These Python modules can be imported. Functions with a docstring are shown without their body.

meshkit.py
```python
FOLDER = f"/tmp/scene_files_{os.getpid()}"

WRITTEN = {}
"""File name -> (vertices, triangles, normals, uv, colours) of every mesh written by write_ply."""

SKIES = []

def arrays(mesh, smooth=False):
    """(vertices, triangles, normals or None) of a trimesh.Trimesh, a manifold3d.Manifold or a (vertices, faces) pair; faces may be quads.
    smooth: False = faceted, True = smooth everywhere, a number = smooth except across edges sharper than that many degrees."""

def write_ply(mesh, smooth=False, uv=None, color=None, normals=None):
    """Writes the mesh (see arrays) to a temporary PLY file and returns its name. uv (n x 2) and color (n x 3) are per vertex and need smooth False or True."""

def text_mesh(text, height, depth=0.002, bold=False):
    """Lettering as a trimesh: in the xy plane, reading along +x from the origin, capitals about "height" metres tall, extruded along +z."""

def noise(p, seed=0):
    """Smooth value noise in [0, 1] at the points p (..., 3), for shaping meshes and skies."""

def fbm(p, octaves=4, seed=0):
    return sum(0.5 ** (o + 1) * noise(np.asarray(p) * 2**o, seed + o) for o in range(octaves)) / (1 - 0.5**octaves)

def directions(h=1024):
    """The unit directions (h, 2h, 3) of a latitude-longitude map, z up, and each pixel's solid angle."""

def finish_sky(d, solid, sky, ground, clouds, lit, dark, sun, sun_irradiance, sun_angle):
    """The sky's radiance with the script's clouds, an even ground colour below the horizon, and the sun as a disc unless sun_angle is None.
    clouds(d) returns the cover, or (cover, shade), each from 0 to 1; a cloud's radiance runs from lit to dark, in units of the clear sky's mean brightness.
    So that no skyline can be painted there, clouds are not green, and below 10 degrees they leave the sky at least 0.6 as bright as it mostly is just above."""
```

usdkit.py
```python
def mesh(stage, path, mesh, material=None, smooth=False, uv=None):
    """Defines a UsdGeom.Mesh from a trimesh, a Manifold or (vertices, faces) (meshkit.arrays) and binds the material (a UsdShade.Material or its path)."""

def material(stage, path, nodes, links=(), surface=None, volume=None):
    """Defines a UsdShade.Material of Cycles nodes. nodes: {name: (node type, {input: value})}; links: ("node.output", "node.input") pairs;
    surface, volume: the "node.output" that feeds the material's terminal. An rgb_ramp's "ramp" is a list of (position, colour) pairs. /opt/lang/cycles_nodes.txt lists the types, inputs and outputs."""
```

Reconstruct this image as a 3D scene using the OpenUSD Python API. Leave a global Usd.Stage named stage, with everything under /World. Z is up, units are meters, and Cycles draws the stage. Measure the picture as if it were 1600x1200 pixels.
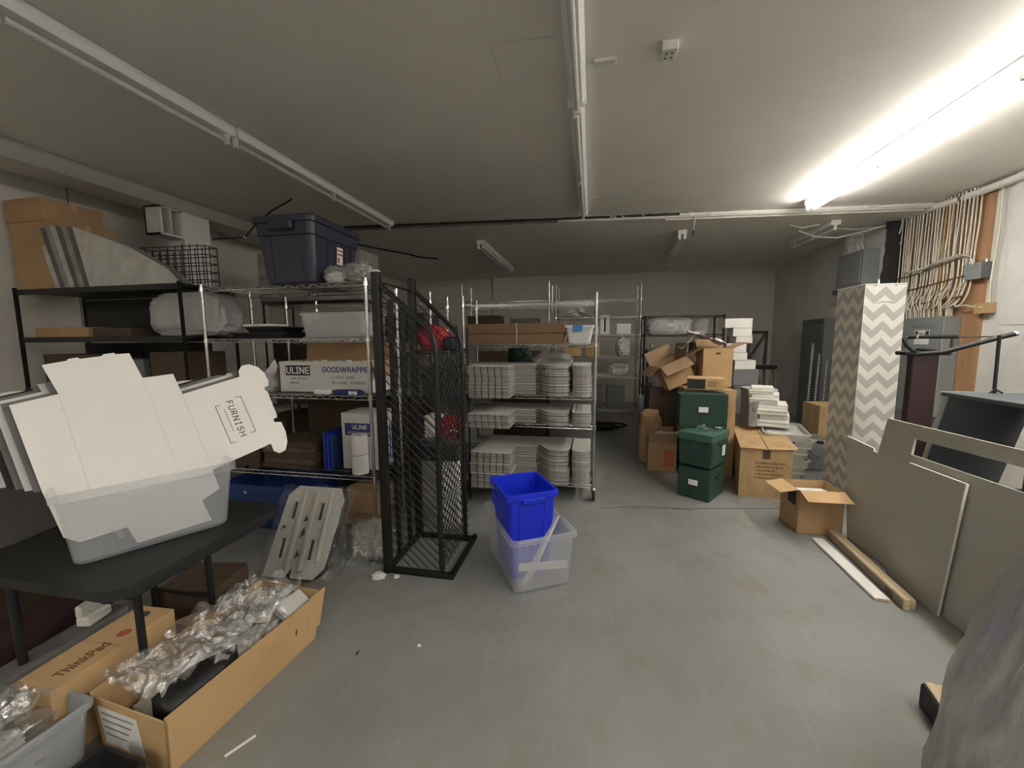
import math, random
import numpy as np
import trimesh, manifold3d as m3
from shapely.geometry import Polygon, box as sbox, Point, LineString
import usdkit, meshkit
from pxr import Usd, UsdGeom, UsdShade, UsdLux, Gf, Sdf

stage = Usd.Stage.CreateInMemory()
UsdGeom.SetStageUpAxis(stage, UsdGeom.Tokens.z)
UsdGeom.SetStageMetersPerUnit(stage, 1.0)
UsdGeom.Xform.Define(stage, '/World')
UsdGeom.Scope.Define(stage, '/World/Looks')

# ------------------------------------------------------------------ camera, light, exposure
CAM_H = 1.5
YAW, PITCH, ROLL, FPX = math.radians(11.36), math.radians(6.26), math.radians(-0.39), 620.0
EXPOSURE = 1.8
TUBE_POWER = 15.0                # radiance of the lit fluorescent tubes
TUBE_COLOUR = (1.0, 0.965, 0.90)
cam = UsdGeom.Camera.Define(stage, '/World/camera')
cy, sy = math.cos(YAW), math.sin(YAW)
fwd = np.array([-sy*math.cos(PITCH), cy*math.cos(PITCH), -math.sin(PITCH)])
rgt = np.array([cy, sy, 0.0]); upv = np.cross(rgt, fwd)
R_ = rgt*math.cos(ROLL)+upv*math.sin(ROLL); U_ = -rgt*math.sin(ROLL)+upv*math.cos(ROLL)
cam.AddTransformOp().Set(Gf.Matrix4d(*R_, 0, *U_, 0, *(-fwd), 0, 0, 0, CAM_H, 1))
cam.CreateHorizontalApertureAttr(36.0); cam.CreateVerticalApertureAttr(27.0)
cam.CreateFocalLengthAttr(36.0*FPX/1600.0)
cam.CreateClippingRangeAttr(Gf.Vec2f(0.02, 100)); cam.CreateExposureAttr(EXPOSURE)
# (the room is closed; all light comes from the lit row of ceiling tubes and two added fill strips, built with the lamps below)

# ------------------------------------------------------------------ helpers
rng = random.Random(7)
names = {}
def path_for(parent, name):
    key = (parent, name); n = names.get(key, 0); names[key] = n+1
    return f'{parent}/{name}' if n == 0 else f'{parent}/{name}_{n:03d}'

def arr(m):
    if isinstance(m, tuple): return np.asarray(m[0], float), np.asarray(m[1], int)
    v, f, _ = meshkit.arrays(m); return v, f
def join(*ms):
    vs, fs, n = [], [], 0
    for m in ms:
        if isinstance(m, list): m = join(*m)
        v, f = arr(m)
        if f.shape[1] == 4: f = np.vstack([f[:, [0, 1, 2]], f[:, [0, 2, 3]]])
        vs.append(v); fs.append(f+n); n += len(v)
    return np.vstack(vs), np.vstack(fs)
def mv(m, t): v, f = arr(m); return v+np.asarray(t, float), f
def rot(m, axis, deg, o=(0, 0, 0)):
    a = math.radians(deg); c, s = math.cos(a), math.sin(a)
    K = {'x': [[1, 0, 0], [0, c, -s], [0, s, c]], 'y': [[c, 0, s], [0, 1, 0], [-s, 0, c]], 'z': [[c, -s, 0], [s, c, 0], [0, 0, 1]]}[axis]
    v, f = arr(m); o = np.asarray(o, float); return (v-o) @ np.array(K).T+o, f
def frame(m, o, ex, ey, ez):
    v, f = arr(m); return np.asarray(o, float)+v[:, :1]*np.asarray(ex, float)+v[:, 1:2]*np.asarray(ey, float)+v[:, 2:3]*np.asarray(ez, float), f
_B = {}
def bx(x0, x1, y0, y1, z0, z1, b=0.0):
    s = np.array([x1-x0, y1-y0, z1-z0]); c = np.array([x0+x1, y0+y1, z0+z1])/2
    b = min(b, *(s*0.45))
    if b <= 0:
        v = np.array([[x, y, z] for x in (-.5, .5) for y in (-.5, .5) for z in (-.5, .5)])*s
        f = np.array([[0, 1, 3], [0, 3, 2], [4, 6, 7], [4, 7, 5], [0, 4, 5], [0, 5, 1], [2, 3, 7], [2, 7, 6], [0, 2, 6], [0, 6, 4], [1, 5, 7], [1, 7, 3]])
        return v+c, f
    h = s/2; pts = []
    for k in range(3):
        for sg in np.ndindex(2, 2, 2):
            q = (np.array(sg)*2-1)*(h-b); q[k] += (sg[k]*2-1)*b; pts.append(q)
    v, f = arr(m3.Manifold.hull_points(np.array(pts)))
    return v+c, f
def box(cx, cy_, z0, w, d, h, b=0.0): return bx(cx-w/2, cx+w/2, cy_-d/2, cy_+d/2, z0, z0+h, b)
def tube(pts, r, n=8, closed=False):
    p = np.asarray(pts, float); t = np.gradient(p, axis=0)
    if closed: t = np.roll(p, -1, 0)-np.roll(p, 1, 0)
    t /= np.linalg.norm(t, axis=1, keepdims=True)+1e-12
    a0 = np.array([0, 0, 1.0]) if abs(t[0][2]) < 0.9 else np.array([1.0, 0, 0])
    A = []; a = a0
    for k in range(len(p)):
        a = a-t[k]*(a@t[k]); a = a/(np.linalg.norm(a)+1e-12); A.append(a)
    A = np.array(A); Bn = np.cross(t, A); ang = np.arange(n)*2*np.pi/n+np.pi/n
    rr = np.broadcast_to(r, (len(p),))[:, None, None]
    v = p[:, None]+rr*(np.cos(ang)[None, :, None]*A[:, None]+np.sin(ang)[None, :, None]*Bn[:, None])
    m = len(p); f = []
    for i in range(m if closed else m-1):
        i2 = (i+1) % m
        for j in range(n):
            j2 = (j+1) % n; f += [[i*n+j, i2*n+j, i2*n+j2], [i*n+j, i2*n+j2, i*n+j2]]
    if not closed:
        for j in range(1, n-1): f += [[0, j, j+1], [(m-1)*n, (m-1)*n+j+1, (m-1)*n+j]]
    return v.reshape(-1, 3), np.array(f)
def bar(a, b, r, n=6): return tube([a, b], r, n)
def sq(a, b, w, h=None, up=(0, 0, 1)):
    """square bar from a to b, w across, h along the up side"""
    a, b = np.asarray(a, float), np.asarray(b, float); h = h or w
    e = b-a; L = np.linalg.norm(e); e /= L; u = np.asarray(up, float)
    if abs(e@u) > .95: u = np.array([1.0, 0, 0])
    s = np.cross(e, u); s /= np.linalg.norm(s); u = np.cross(s, e)
    return frame(bx(0, L, -w/2, w/2, -h/2, h/2, min(w, h)*.12), a, e, s, u)
def prism(poly, h, z0=0.0):
    polys = getattr(poly, 'geoms', [poly]); return mv(join(*[trimesh.creation.extrude_polygon(g, h, engine='earcut') for g in polys]), (0, 0, z0))
def ring_rect(hx, hy, r, n=5):
    r = max(min(r, hx*.98, hy*.98), 1e-4); pts = []
    for q, (sx, sy_) in enumerate(((1, 1), (-1, 1), (-1, -1), (1, -1))):
        for k in range(n):
            a = math.pi/2*(q+k/(n-1)); pts.append((sx*(hx-r)+r*math.cos(a), sy_*(hy-r)+r*math.sin(a)))
    return np.array(pts)
def loft(profile, n=5):
    """profile: (half x, half y, z, corner radius) rings; closed at both ends"""
    rings = [np.c_[ring_rect(a, b, r, n), np.full(4*n, z)] for a, b, z, r in profile]
    k = 4*n; v = np.vstack(rings); f = []
    for i in range(len(rings)-1):
        for j in range(k):
            j2 = (j+1) % k; f += [[i*k+j, i*k+j2, (i+1)*k+j2], [i*k+j, (i+1)*k+j2, (i+1)*k+j]]
    for j in range(1, k-1): f += [[0, j+1, j], [(len(rings)-1)*k, (len(rings)-1)*k+j, (len(rings)-1)*k+j+1]]
    return v, np.array(f)
def tub(w, d, h, taper=.88, rim=.014, th=.004, r=.03, rimh=.02):
    """an open moulded tub with a rolled rim"""
    a, b = w/2-rim, d/2-rim; at, bt = a*taper, b*taper
    return loft([(at*.97, bt*.97, 0, r), (at, bt, .008, r), (a, b, h-rimh, r), (w/2, d/2, h-rimh, r), (w/2, d/2, h-.003, r), (w/2-.003, d/2-.003, h, r), (a-th+.002, b-th+.002, h, r), (a-th, b-th, h-.004, r), (at-th, bt-th, .01+th, r*.9)])
def lathe(profile, n=24):
    """profile: (radius, z) from the bottom up"""
    pr = np.array(profile, float); ang = np.arange(n)*2*np.pi/n
    v = np.stack([pr[:, :1]*np.cos(ang), pr[:, :1]*np.sin(ang), np.repeat(pr[:, 1:], n, 1)], -1).reshape(-1, 3); f = []
    for i in range(len(pr)-1):
        for j in range(n):
            j2 = (j+1) % n; f += [[i*n+j, i*n+j2, (i+1)*n+j2], [i*n+j, (i+1)*n+j2, (i+1)*n+j]]
    for j in range(1, n-1): f += [[0, j+1, j], [(len(pr)-1)*n, (len(pr)-1)*n+j, (len(pr)-1)*n+j+1]]
    return v, np.array(f)
def blob(sx, sy_, sz, seed, amp=.18, freq=3.0, sub=4, power=.6, flat=True):
    """a lumpy wrapped bundle standing on z = 0"""
    s = trimesh.creation.icosphere(subdivisions=sub); v = np.array(s.vertices)
    q = np.sign(v)*np.abs(v)**power; q /= np.abs(q).max(0)
    n = meshkit.fbm(v*freq+seed*7.3, 4, seed); rid = 1.4*(1-np.abs(meshkit.noise(v*freq*1.5+seed, seed+5)-.5)*2)**2*-1+.9*np.abs(meshkit.noise(v*freq*3.1+seed, seed+6)-.5)*2
    q = q*(1+amp*(n-.5)[:, None]*2-amp*.35*rid[:, None])
    q = q*np.array([sx, sy_, sz])/2; 
    if flat: q[:, 2] = np.maximum(q[:, 2], -sz/2*.9)
    q[:, 2] -= q[:, 2].min()
    return q, np.array(s.faces)
def crumple(w, d, amp, seed, n=44, edge=None, freq=9.0, th=.0):
    """a crumpled film or paper sheet: height field of creases, centre at the origin"""
    x, y = np.meshgrid(np.linspace(-w/2, w/2, n), np.linspace(-d/2, d/2, n), indexing='ij')
    p = np.stack([x*freq, y*freq, np.full_like(x, seed*3.1)], -1); rid = lambda q, s: 1-np.abs(meshkit.noise(q, s)-.5)*2
    z = amp*(meshkit.fbm(p*.5, 3, seed)*1.2+.75*rid(p, seed+1)**2+.5*rid(p*2.1+9, seed+2)**2+.25*rid(p*4.3+5, seed+3)-1.2)
    jx = (meshkit.noise(p*1.7+31, seed+8)-.5)*w/n*2; jy = (meshkit.noise(p*1.7+57, seed+9)-.5)*d/n*2
    v = np.stack([x+jx, y+jy, z], -1).reshape(-1, 3); i = np.arange(n*n).reshape(n, n)
    q = np.stack([i[:-1, :-1], i[1:, :-1], i[1:, 1:], i[:-1, 1:]], -1).reshape(-1, 4)
    return v, np.vstack([q[:, [0, 1, 2]], q[:, [0, 2, 3]]])
def text(s, h, depth=.0006, bold=True, centre=True):
    v, f = arr(meshkit.text_mesh(s, h, depth, bold))
    if centre: v = v-[(v[:, 0].min()+v[:, 0].max())/2, 0, 0]
    return v, f

def thing(name, label, cat, loc=(0, 0, 0), rz=0.0, group=None, tilt=None):
    p = path_for('/World', name); x = UsdGeom.Xform.Define(stage, p)
    x.AddTranslateOp().Set(Gf.Vec3d(*map(float, loc)))
    if rz: x.AddRotateZOp().Set(float(rz))
    if tilt: (x.AddRotateXOp() if tilt[0] == 'x' else x.AddRotateYOp()).Set(float(tilt[1]))
    tag(x.GetPrim(), label, cat, group); return p
def tag(o, label, cat, group=None):
    o.SetCustomDataByKey('label', label); o.SetCustomDataByKey('category', cat)
    if group: o.SetCustomDataByKey('group', group)
def part(parent, name, mesh, m, label=None, smooth=False, kind=None):
    if isinstance(mesh, list): mesh = join(*mesh)
    p = path_for(parent, name); v, f = arr(mesh)
    o = usdkit.mesh(stage, p, trimesh.Trimesh(v, f, process=False), LOOK[m], smooth=smooth).GetPrim()
    if label: o.SetCustomDataByKey('label', label)
    if kind: o.SetCustomDataByKey('kind', kind)
    return p
def one(name, label, cat, mesh, m, group=None, smooth=False, loc=None, rz=0):
    """a thing that is one mesh"""
    p = part('/World', name, mesh, m, smooth=smooth); o = stage.GetPrimAtPath(p); tag(o, label, cat, group)
    if loc is not None:
        x = UsdGeom.Xformable(o); x.AddTranslateOp().Set(Gf.Vec3d(*map(float, loc)))
        if rz: x.AddRotateZOp().Set(float(rz))
    return p
def struct(name, mesh, m, label=None, parent='/World', smooth=False):
    p = part(parent, name, mesh, m, smooth=smooth, kind='structure' if parent == '/World' else None)
    if label: stage.GetPrimAtPath(p).SetCustomDataByKey('label', label)
    return p
def copy_of(src, label, loc, rz=0.0, group=None, tilt=None):
    was = stage.GetPrimAtPath(src).GetCustomData()
    import re
    base = re.sub(r'_\d{3}$', '', src.split('/')[-1])
    p = path_for('/World', base); x = UsdGeom.Xform.Define(stage, p); o = x.GetPrim()
    o.GetReferences().AddInternalReference(src); x.ClearXformOpOrder()
    ops = [x.AddTranslateOp(opSuffix='put')]; ops[0].Set(Gf.Vec3d(*map(float, loc)))
    r = x.AddRotateZOp(opSuffix='turn'); r.Set(float(rz)); ops.append(r)
    if tilt:
        t = (x.AddRotateXOp if tilt[0] == 'x' else x.AddRotateYOp)(opSuffix='tip'); t.Set(float(tilt[1])); ops.append(t)
    x.SetXformOpOrder(ops)
    tag(o, label, was['category'], group or was.get('group')); o.SetInstanceable(True)
    return p

# ------------------------------------------------------------------ materials
LOOK = {}
def look(name, colour, rough=.6, metal=0.0, spec=.5, var=0.0, scale=6.0, dark=None, bump=0.0, bscale=60.0, stretch=None, detail=4.0, sheen=0.0, coat=0.0):
    nodes = {'p': ('principled_bsdf', dict(roughness=rough, metallic=metal, specular_ior_level=spec, base_color=colour, sheen_weight=sheen, coat_weight=coat))}; links = []
    if var or bump or dark is not None:
        nodes['t'] = ('texture_coordinate', {}); nodes['mp'] = ('mapping', dict(scale=stretch or (1, 1, 1))); links.append(('t.object', 'mp.vector'))
    if var or dark is not None:
        lo = dark if dark is not None else tuple(c*(1-var) for c in colour); hi = colour if dark is not None else tuple(min(1, c*(1+var*.6)) for c in colour)
        nodes['n'] = ('noise_texture', dict(scale=scale, detail=detail, roughness=.6)); nodes['r'] = ('rgb_ramp', dict(ramp=[(.3, lo), (.68, hi)]))
        links += [('mp.vector', 'n.vector'), ('n.fac', 'r.fac'), ('r.color', 'p.base_color')]
    if bump:
        nodes['bn'] = ('noise_texture', dict(scale=bscale, detail=3)); nodes['b'] = ('bump', dict(strength=bump, distance=.01))
        links += [('mp.vector', 'bn.vector'), ('bn.fac', 'b.height'), ('b.normal', 'p.normal')]
    LOOK[name] = usdkit.material(stage, f'/World/Looks/{name}', nodes, links, surface='p.BSDF')
def film(name, colour, clear=.6, rough=.12, bump=.0, bscale=25.0, gloss=.5):
    """thin clear plastic: part of the light passes straight, the rest meets a glossy pale skin"""
    nodes = {'c': ('transparent_bsdf', dict(color=(.97, .97, .97))), 'd': ('diffuse_bsdf', dict(color=colour)), 'g': ('glossy_bsdf', dict(color=(.9, .9, .9), roughness=rough)), 'k': ('mix_closure', dict(fac=gloss)), 'm': ('mix_closure', dict(fac=1-clear))}
    links = [('d.BSDF', 'k.closure1'), ('g.BSDF', 'k.closure2'), ('c.BSDF', 'm.closure1'), ('k.closure', 'm.closure2')]
    if bump:
        nodes['t'] = ('texture_coordinate', {}); nodes['n'] = ('noise_texture', dict(scale=bscale, detail=3, distortion=1.2)); nodes['b'] = ('bump', dict(strength=bump, distance=.02))
        links += [('t.object', 'n.vector'), ('n.fac', 'b.height'), ('b.normal', 'd.normal'), ('b.normal', 'g.normal')]
    LOOK[name] = usdkit.material(stage, f'/World/Looks/{name}', nodes, links, surface='m.closure')

look('ceiling_paint', (.78, .75, .69), .7, var=.05, scale=1.5, bump=.05, bscale=90)
look('wall_paint', (.70, .66, .60), .8, var=.05, scale=2)
look('right_wall_paint', (.68, .665, .63), .75, var=.12, scale=2.2)
look('back_wall_paint', (.70, .665, .60), .8, var=.05, scale=1.5)
look('trim_paint', (.60, .575, .525), .6, var=.06, scale=4)
look('white_paint', (.74, .72, .68), .5, var=.04, scale=5)
look('raw_edge', (.55, .50, .43), .9, dark=(.16, .14, .12), scale=14)
look('dark_gap', (.03, .028, .025), .9)
look('lamp_white', (.80, .79, .76), .35)
look('tube_off', (.72, .72, .70), .15, coat=.4)
LOOK['tube_lit'] = usdkit.material(stage, '/World/Looks/tube_lit', {'e': ('emission', dict(color=TUBE_COLOUR, strength=TUBE_POWER))}, [], surface='e.emission')
look('switch_white', (.70, .68, .63), .4)
look('cardboard', (.43, .275, .14), .8, var=.10, scale=3, bump=.04, bscale=120)
look('cardboard_light', (.57, .375, .185), .8, var=.10, scale=3)
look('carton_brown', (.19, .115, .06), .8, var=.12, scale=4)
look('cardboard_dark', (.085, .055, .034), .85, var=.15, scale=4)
look('cardboard_inside', (.34, .22, .125), .9, var=.08, scale=5)
look('cardboard_worn', (.54, .37, .19), .8, dark=(.38, .245, .11), scale=7, stretch=(1, 1, .35))
look('white_card', (.76, .735, .70), .65, var=.025, scale=3)
look('white_card_print', (.60, .59, .56), .7, var=.04, scale=4)
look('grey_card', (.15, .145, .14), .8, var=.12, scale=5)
look('ink', (.03, .03, .03), .7)
look('ink_blue', (.025, .035, .16), .5)
look('ink_brown', (.16, .10, .04), .7)
look('ink_red', (.50, .13, .08), .7)
look('ink_pale', (.75, .75, .73), .6)
look('chrome', (.62, .62, .60), .22, 1.0)
look('chrome_dull', (.42, .42, .41), .38, 1.0)
look('black_metal', (.012, .012, .012), .42, spec=.4)
look('black_wire', (.014, .014, .014), .5)
look('black_plastic', (.012, .012, .012), .55)
look('rubber', (.02, .02, .02), .8)
look('navy_plastic', (.022, .024, .045), .38, bump=.03, bscale=250)
look('blue_plastic', (.012, .034, .68), .35)
look('dull_blue_plastic', (.02, .05, .20), .45)
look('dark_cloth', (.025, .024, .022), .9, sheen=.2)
look('green_fabric', (.019, .056, .041), .75, var=.18, scale=9, bump=.10, bscale=500)
look('green_lid_lit', (.05, .125, .092), .7, var=.10, scale=9)  # paler copy of the green fabric, light on the lid painted in
look('red_cloth', (.40, .02, .035), .6, var=.15, scale=8)
look('grey_bin', (.17, .17, .18), .45)
look('pale_bin', (.34, .355, .37), .4)
look('white_plastic', (.70, .70, .69), .35)
look('foam_white', (.74, .72, .68), .9, var=.05, scale=20)
look('moulded_grey', (.54, .52, .48), .85, var=.08, scale=12)
look('paper', (.80, .79, .77), .8)
look('laminate', (.47, .45, .40), .5, var=.03, scale=1.2)
look('laminate_edge', (.88, .84, .72), .6)
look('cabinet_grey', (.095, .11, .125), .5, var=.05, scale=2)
look('cabinet_pale', (.60, .58, .55), .6)
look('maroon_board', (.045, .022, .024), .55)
look('electric_grey', (.25, .265, .26), .45)
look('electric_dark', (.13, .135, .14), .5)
look('cable_cream', (.70, .63, .49), .5)
look('cable_white', (.68, .65, .58), .5)
look('plywood', (.46, .27, .145), .75, dark=(.33, .18, .09), scale=4, stretch=(1, 3, .4))
look('pine', (.66, .54, .37), .7, dark=(.50, .37, .22), scale=9, stretch=(4, .5, 4))
look('pine_grey', (.40, .34, .27), .75, dark=(.22, .17, .13), scale=7, stretch=(3, .6, 3))
look('dark_wood', (.12, .085, .06), .7, var=.3, scale=6)
look('grey_chair', (.11, .105, .10), .7, var=.2, scale=4)
look('locker_grey', (.14, .145, .15), .5)
look('wrap_core', (.80, .79, .75), .55, dark=(.26, .25, .23), scale=20, stretch=(1, 1, .16), bump=.25, bscale=30)  # pale and dark streaks paint light on the wrinkles into the colour
look('tape_blue', (.03, .20, .50), .5)
look('fog_bag', (.50, .50, .49), .4, var=.10, scale=9, bump=.2, bscale=40)
look('bubble', (.42, .42, .41), .25, var=.08, scale=10, bump=.6, bscale=70)
look('sheet_grey', (.36, .355, .33), .7, dark=(.23, .225, .21), scale=8)
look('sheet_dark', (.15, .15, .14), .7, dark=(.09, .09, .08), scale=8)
look('sheet_pale', (.56, .55, .52), .7, dark=(.40, .39, .36), scale=7)
film('clear_tub', (.70, .72, .75), .74, .2, gloss=.12)
film('cloudy_tub', (.60, .63, .67), .74, .3, gloss=.10)
film('milky_tub', (.78, .77, .71), .40, .3, gloss=.08)
film('film_clear', (.60, .59, .57), .74, .055, .25, 40, gloss=.6)
film('film_thin', (.62, .61, .59), .90, .05, .25, 40, gloss=.6)
film('film_thick', (.55, .54, .52), .64, .06, .3, 30, gloss=.5)
film('film_roll', (.74, .73, .70), .50, .12, .3, 20, gloss=.5)
def special():
    T = ('texture_coordinate', {})
    # concrete floor: grey paint with wear, stains and fine scratches
    n = {'t': T, 'n1': ('noise_texture', dict(scale=1.1, detail=6, roughness=.6)), 'r1': ('rgb_ramp', dict(ramp=[(.30, (.205, .205, .19)), (.5, (.255, .262, .25)), (.72, (.30, .308, .295))])),
         'n2': ('noise_texture', dict(scale=3.2, detail=8, roughness=.7, distortion=.6)), 'r2': ('rgb_ramp', dict(ramp=[(.52, (0, 0, 0)), (.68, (1, 1, 1))])),
         'mp': ('mapping', dict(scale=(9, 1.2, 1), rotation=(0, 0, .5))), 'n3': ('noise_texture', dict(scale=2.5, detail=6)), 'r3': ('rgb_ramp', dict(ramp=[(.58, (0, 0, 0)), (.74, (.30, .30, .30))])),
         'm1': ('mix_color', dict(b=(.245, .205, .155))), 'm2': ('mix_color', dict(b=(.36, .37, .36))), 'p': ('principled_bsdf', dict(roughness=.42, specular_ior_level=.45)),
         'rr': ('map_range', dict(from_min=.3, from_max=.7, to_min=.34, to_max=.55)), 'b': ('bump', dict(strength=.06, distance=.01)), 'k': ('math', dict(math_type='multiply', value2=.68))}
    l = [('t.object', 'n1.vector'), ('n1.fac', 'r1.fac'), ('t.object', 'n2.vector'), ('n2.fac', 'r2.fac'), ('t.object', 'mp.vector'), ('mp.vector', 'n3.vector'), ('n3.fac', 'r3.fac'),
         ('r2.color', 'k.value1'), ('k.value', 'm1.fac'), ('r1.color', 'm1.a'), ('r3.color', 'm2.fac'), ('m1.result', 'm2.a'), ('m2.result', 'p.base_color'), ('n2.fac', 'rr.value'), ('rr.result', 'p.roughness'), ('n2.fac', 'b.height'), ('b.normal', 'p.normal')]
    LOOK['concrete'] = usdkit.material(stage, '/World/Looks/concrete', n, l, surface='p.BSDF')
    # chevron print: zigzag from the object's own x+y, running up its z
    n = {'t': T, 's': ('separate_xyz', {}), 'a': ('math', dict(math_type='add')), 'pp': ('math', dict(math_type='pingpong', value2=.0775)), 'sc': ('math', dict(math_type='multiply', value2=1.05)),
         'z': ('math', dict(math_type='add')), 'd': ('math', dict(math_type='divide', value2=.150)), 'f': ('math', dict(math_type='fraction')), 'g': ('math', dict(math_type='greater_than', value2=.5)),
         'm': ('mix_color', dict(a=(.72, .70, .65), b=(.46, .45, .42))), 'p': ('principled_bsdf', dict(roughness=.8))}
    l = [('t.object', 's.vector'), ('s.x', 'a.value1'), ('s.y', 'a.value2'), ('a.value', 'pp.value1'), ('pp.value', 'sc.value1'), ('sc.value', 'z.value1'), ('s.z', 'z.value2'), ('z.value', 'd.value1'), ('d.value', 'f.value1'), ('f.value', 'g.value1'), ('g.value', 'm.fac'), ('m.result', 'p.base_color')]
    LOOK['chevron_cloth'] = usdkit.material(stage, '/World/Looks/chevron_cloth', n, l, surface='p.BSDF')
    # cut board seen on edge: thin layers in z (stacked sheets)
    for nm, c1, c2 in (('board', (.11, .105, .095), (.50, .475, .44)), ('board_pale', (.52, .50, .47), (.78, .755, .70))):
        n = {'t': T, 'mp': ('mapping', dict(scale=(.3, .3, 130))), 'n': ('noise_texture', dict(scale=1.5, detail=2)), 'r': ('rgb_ramp', dict(ramp=[(.35, c1), (.62, c2)])), 'p': ('principled_bsdf', dict(roughness=.8)),
             'g': ('geometry', {}), 's': ('separate_xyz', {}), 'ab': ('math', dict(math_type='greater_than', value2=.9)), 'm': ('mix_color', dict(b=tuple(c*.70 for c in c2)))}
        l = [('t.object', 'mp.vector'), ('mp.vector', 'n.vector'), ('n.fac', 'r.fac'), ('g.normal', 's.vector'), ('s.z', 'ab.value1'), ('ab.value', 'm.fac'), ('r.color', 'm.a'), ('m.result', 'p.base_color')]
        LOOK[nm] = usdkit.material(stage, f'/World/Looks/{nm}', n, l, surface='p.BSDF')
special()
# ------------------------------------------------------------------ the room
CZ, FZ = 3.10, 3.04            # near ceiling, and the slightly lower ceiling past the seam
XL, XR, YF, YB = -5.3, 4.1, -5.0, 9.8
seam = lambda x: 5.3+.088*(x+2.1)
fl = part('/World', 'floor', bx(XL-.2, XR+.2, YF-.2, YB+.2, -.12, 0), 'concrete', kind='structure')
for k, pts in enumerate(([(.35, 3.55), (1.35, 3.72), (2.35, 3.92)], [(.10, 3.50), (.5, 3.62), (.9, 3.60)])):   # a saw-cut joint and a crack beyond the tub
    part(fl, 'floor_joint', join(*[sq((*a, .0), (*b, .0), .006, .003) for a, b in zip(pts[:-1], pts[1:])]), 'dark_gap')
cl = struct('ceiling', prism(Polygon([(XL-.2, YF-.2), (XR+.2, YF-.2), (XR+.2, seam(XR)), (XL-.2, seam(XL))]), .12, CZ), 'ceiling_paint')
part(cl, 'access_panel', [sq((-.56, 2.27, CZ-.001), (-.22, 2.29, CZ-.001), .006, .004), sq((-.56, 2.27, CZ-.001), (-.57, 2.56, CZ-.001), .004, .004)], 'trim_paint')
struct('ceiling', prism(Polygon([(XL-.2, seam(XL)), (XR+.2, seam(XR)), (XR+.2, YB+.2), (XL-.2, YB+.2)]), .12, FZ), 'ceiling_paint')
wl = struct('wall_left', bx(XL-.15, XL, YF, 5.9, 0, CZ+.1), 'wall_paint')
for y in (-1.6, .84, 3.28): part(wl, 'board_joint', bx(XL, XL+.003, y-.004, y+.004, 0, CZ), 'sheet_dark')
struct('wall_left', [bx(-4.85, -4.7, 5.9, YB, 0, FZ), bx(XL-.15, -4.7, 5.8, 5.9, 0, FZ)], 'wall_paint')
struct('wall_right', bx(XR, XR+.15, YF, 6.45, 0, CZ+.1), 'right_wall_paint')
struct('wall_right', bx(3.9, XR+.15, 6.45, YB, 0, FZ+.1), 'right_wall_paint')
struct('wall_back', bx(-4.85, XR+.15, YB, YB+.15, 0, FZ+.1), 'back_wall_paint')
struct('wall_front', bx(XL-.15, XR+.15, YF-.15, YF, 0, CZ), 'wall_paint')
struct('trim_1', [bx(-4.86, -4.5, YF, 5.85, 2.955, CZ, .006), bx(-4.9, -4.86, YF, 5.85, 2.965, CZ)], 'trim_paint', 'boxed beam along the top of the left wall')
struct('trim_2', bx(-4.74, -4.5, 3.80, 4.12, 0, 2.955, .008), 'white_paint', 'white boxed column below the beam')
struct('trim_3', bx(-2.40, -2.27, YB-.12, YB, 0, FZ, .01), 'white_paint', 'pale strip post on the back wall')
r = random.Random(3); seg = []; rag = []
x = -4.6
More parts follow.
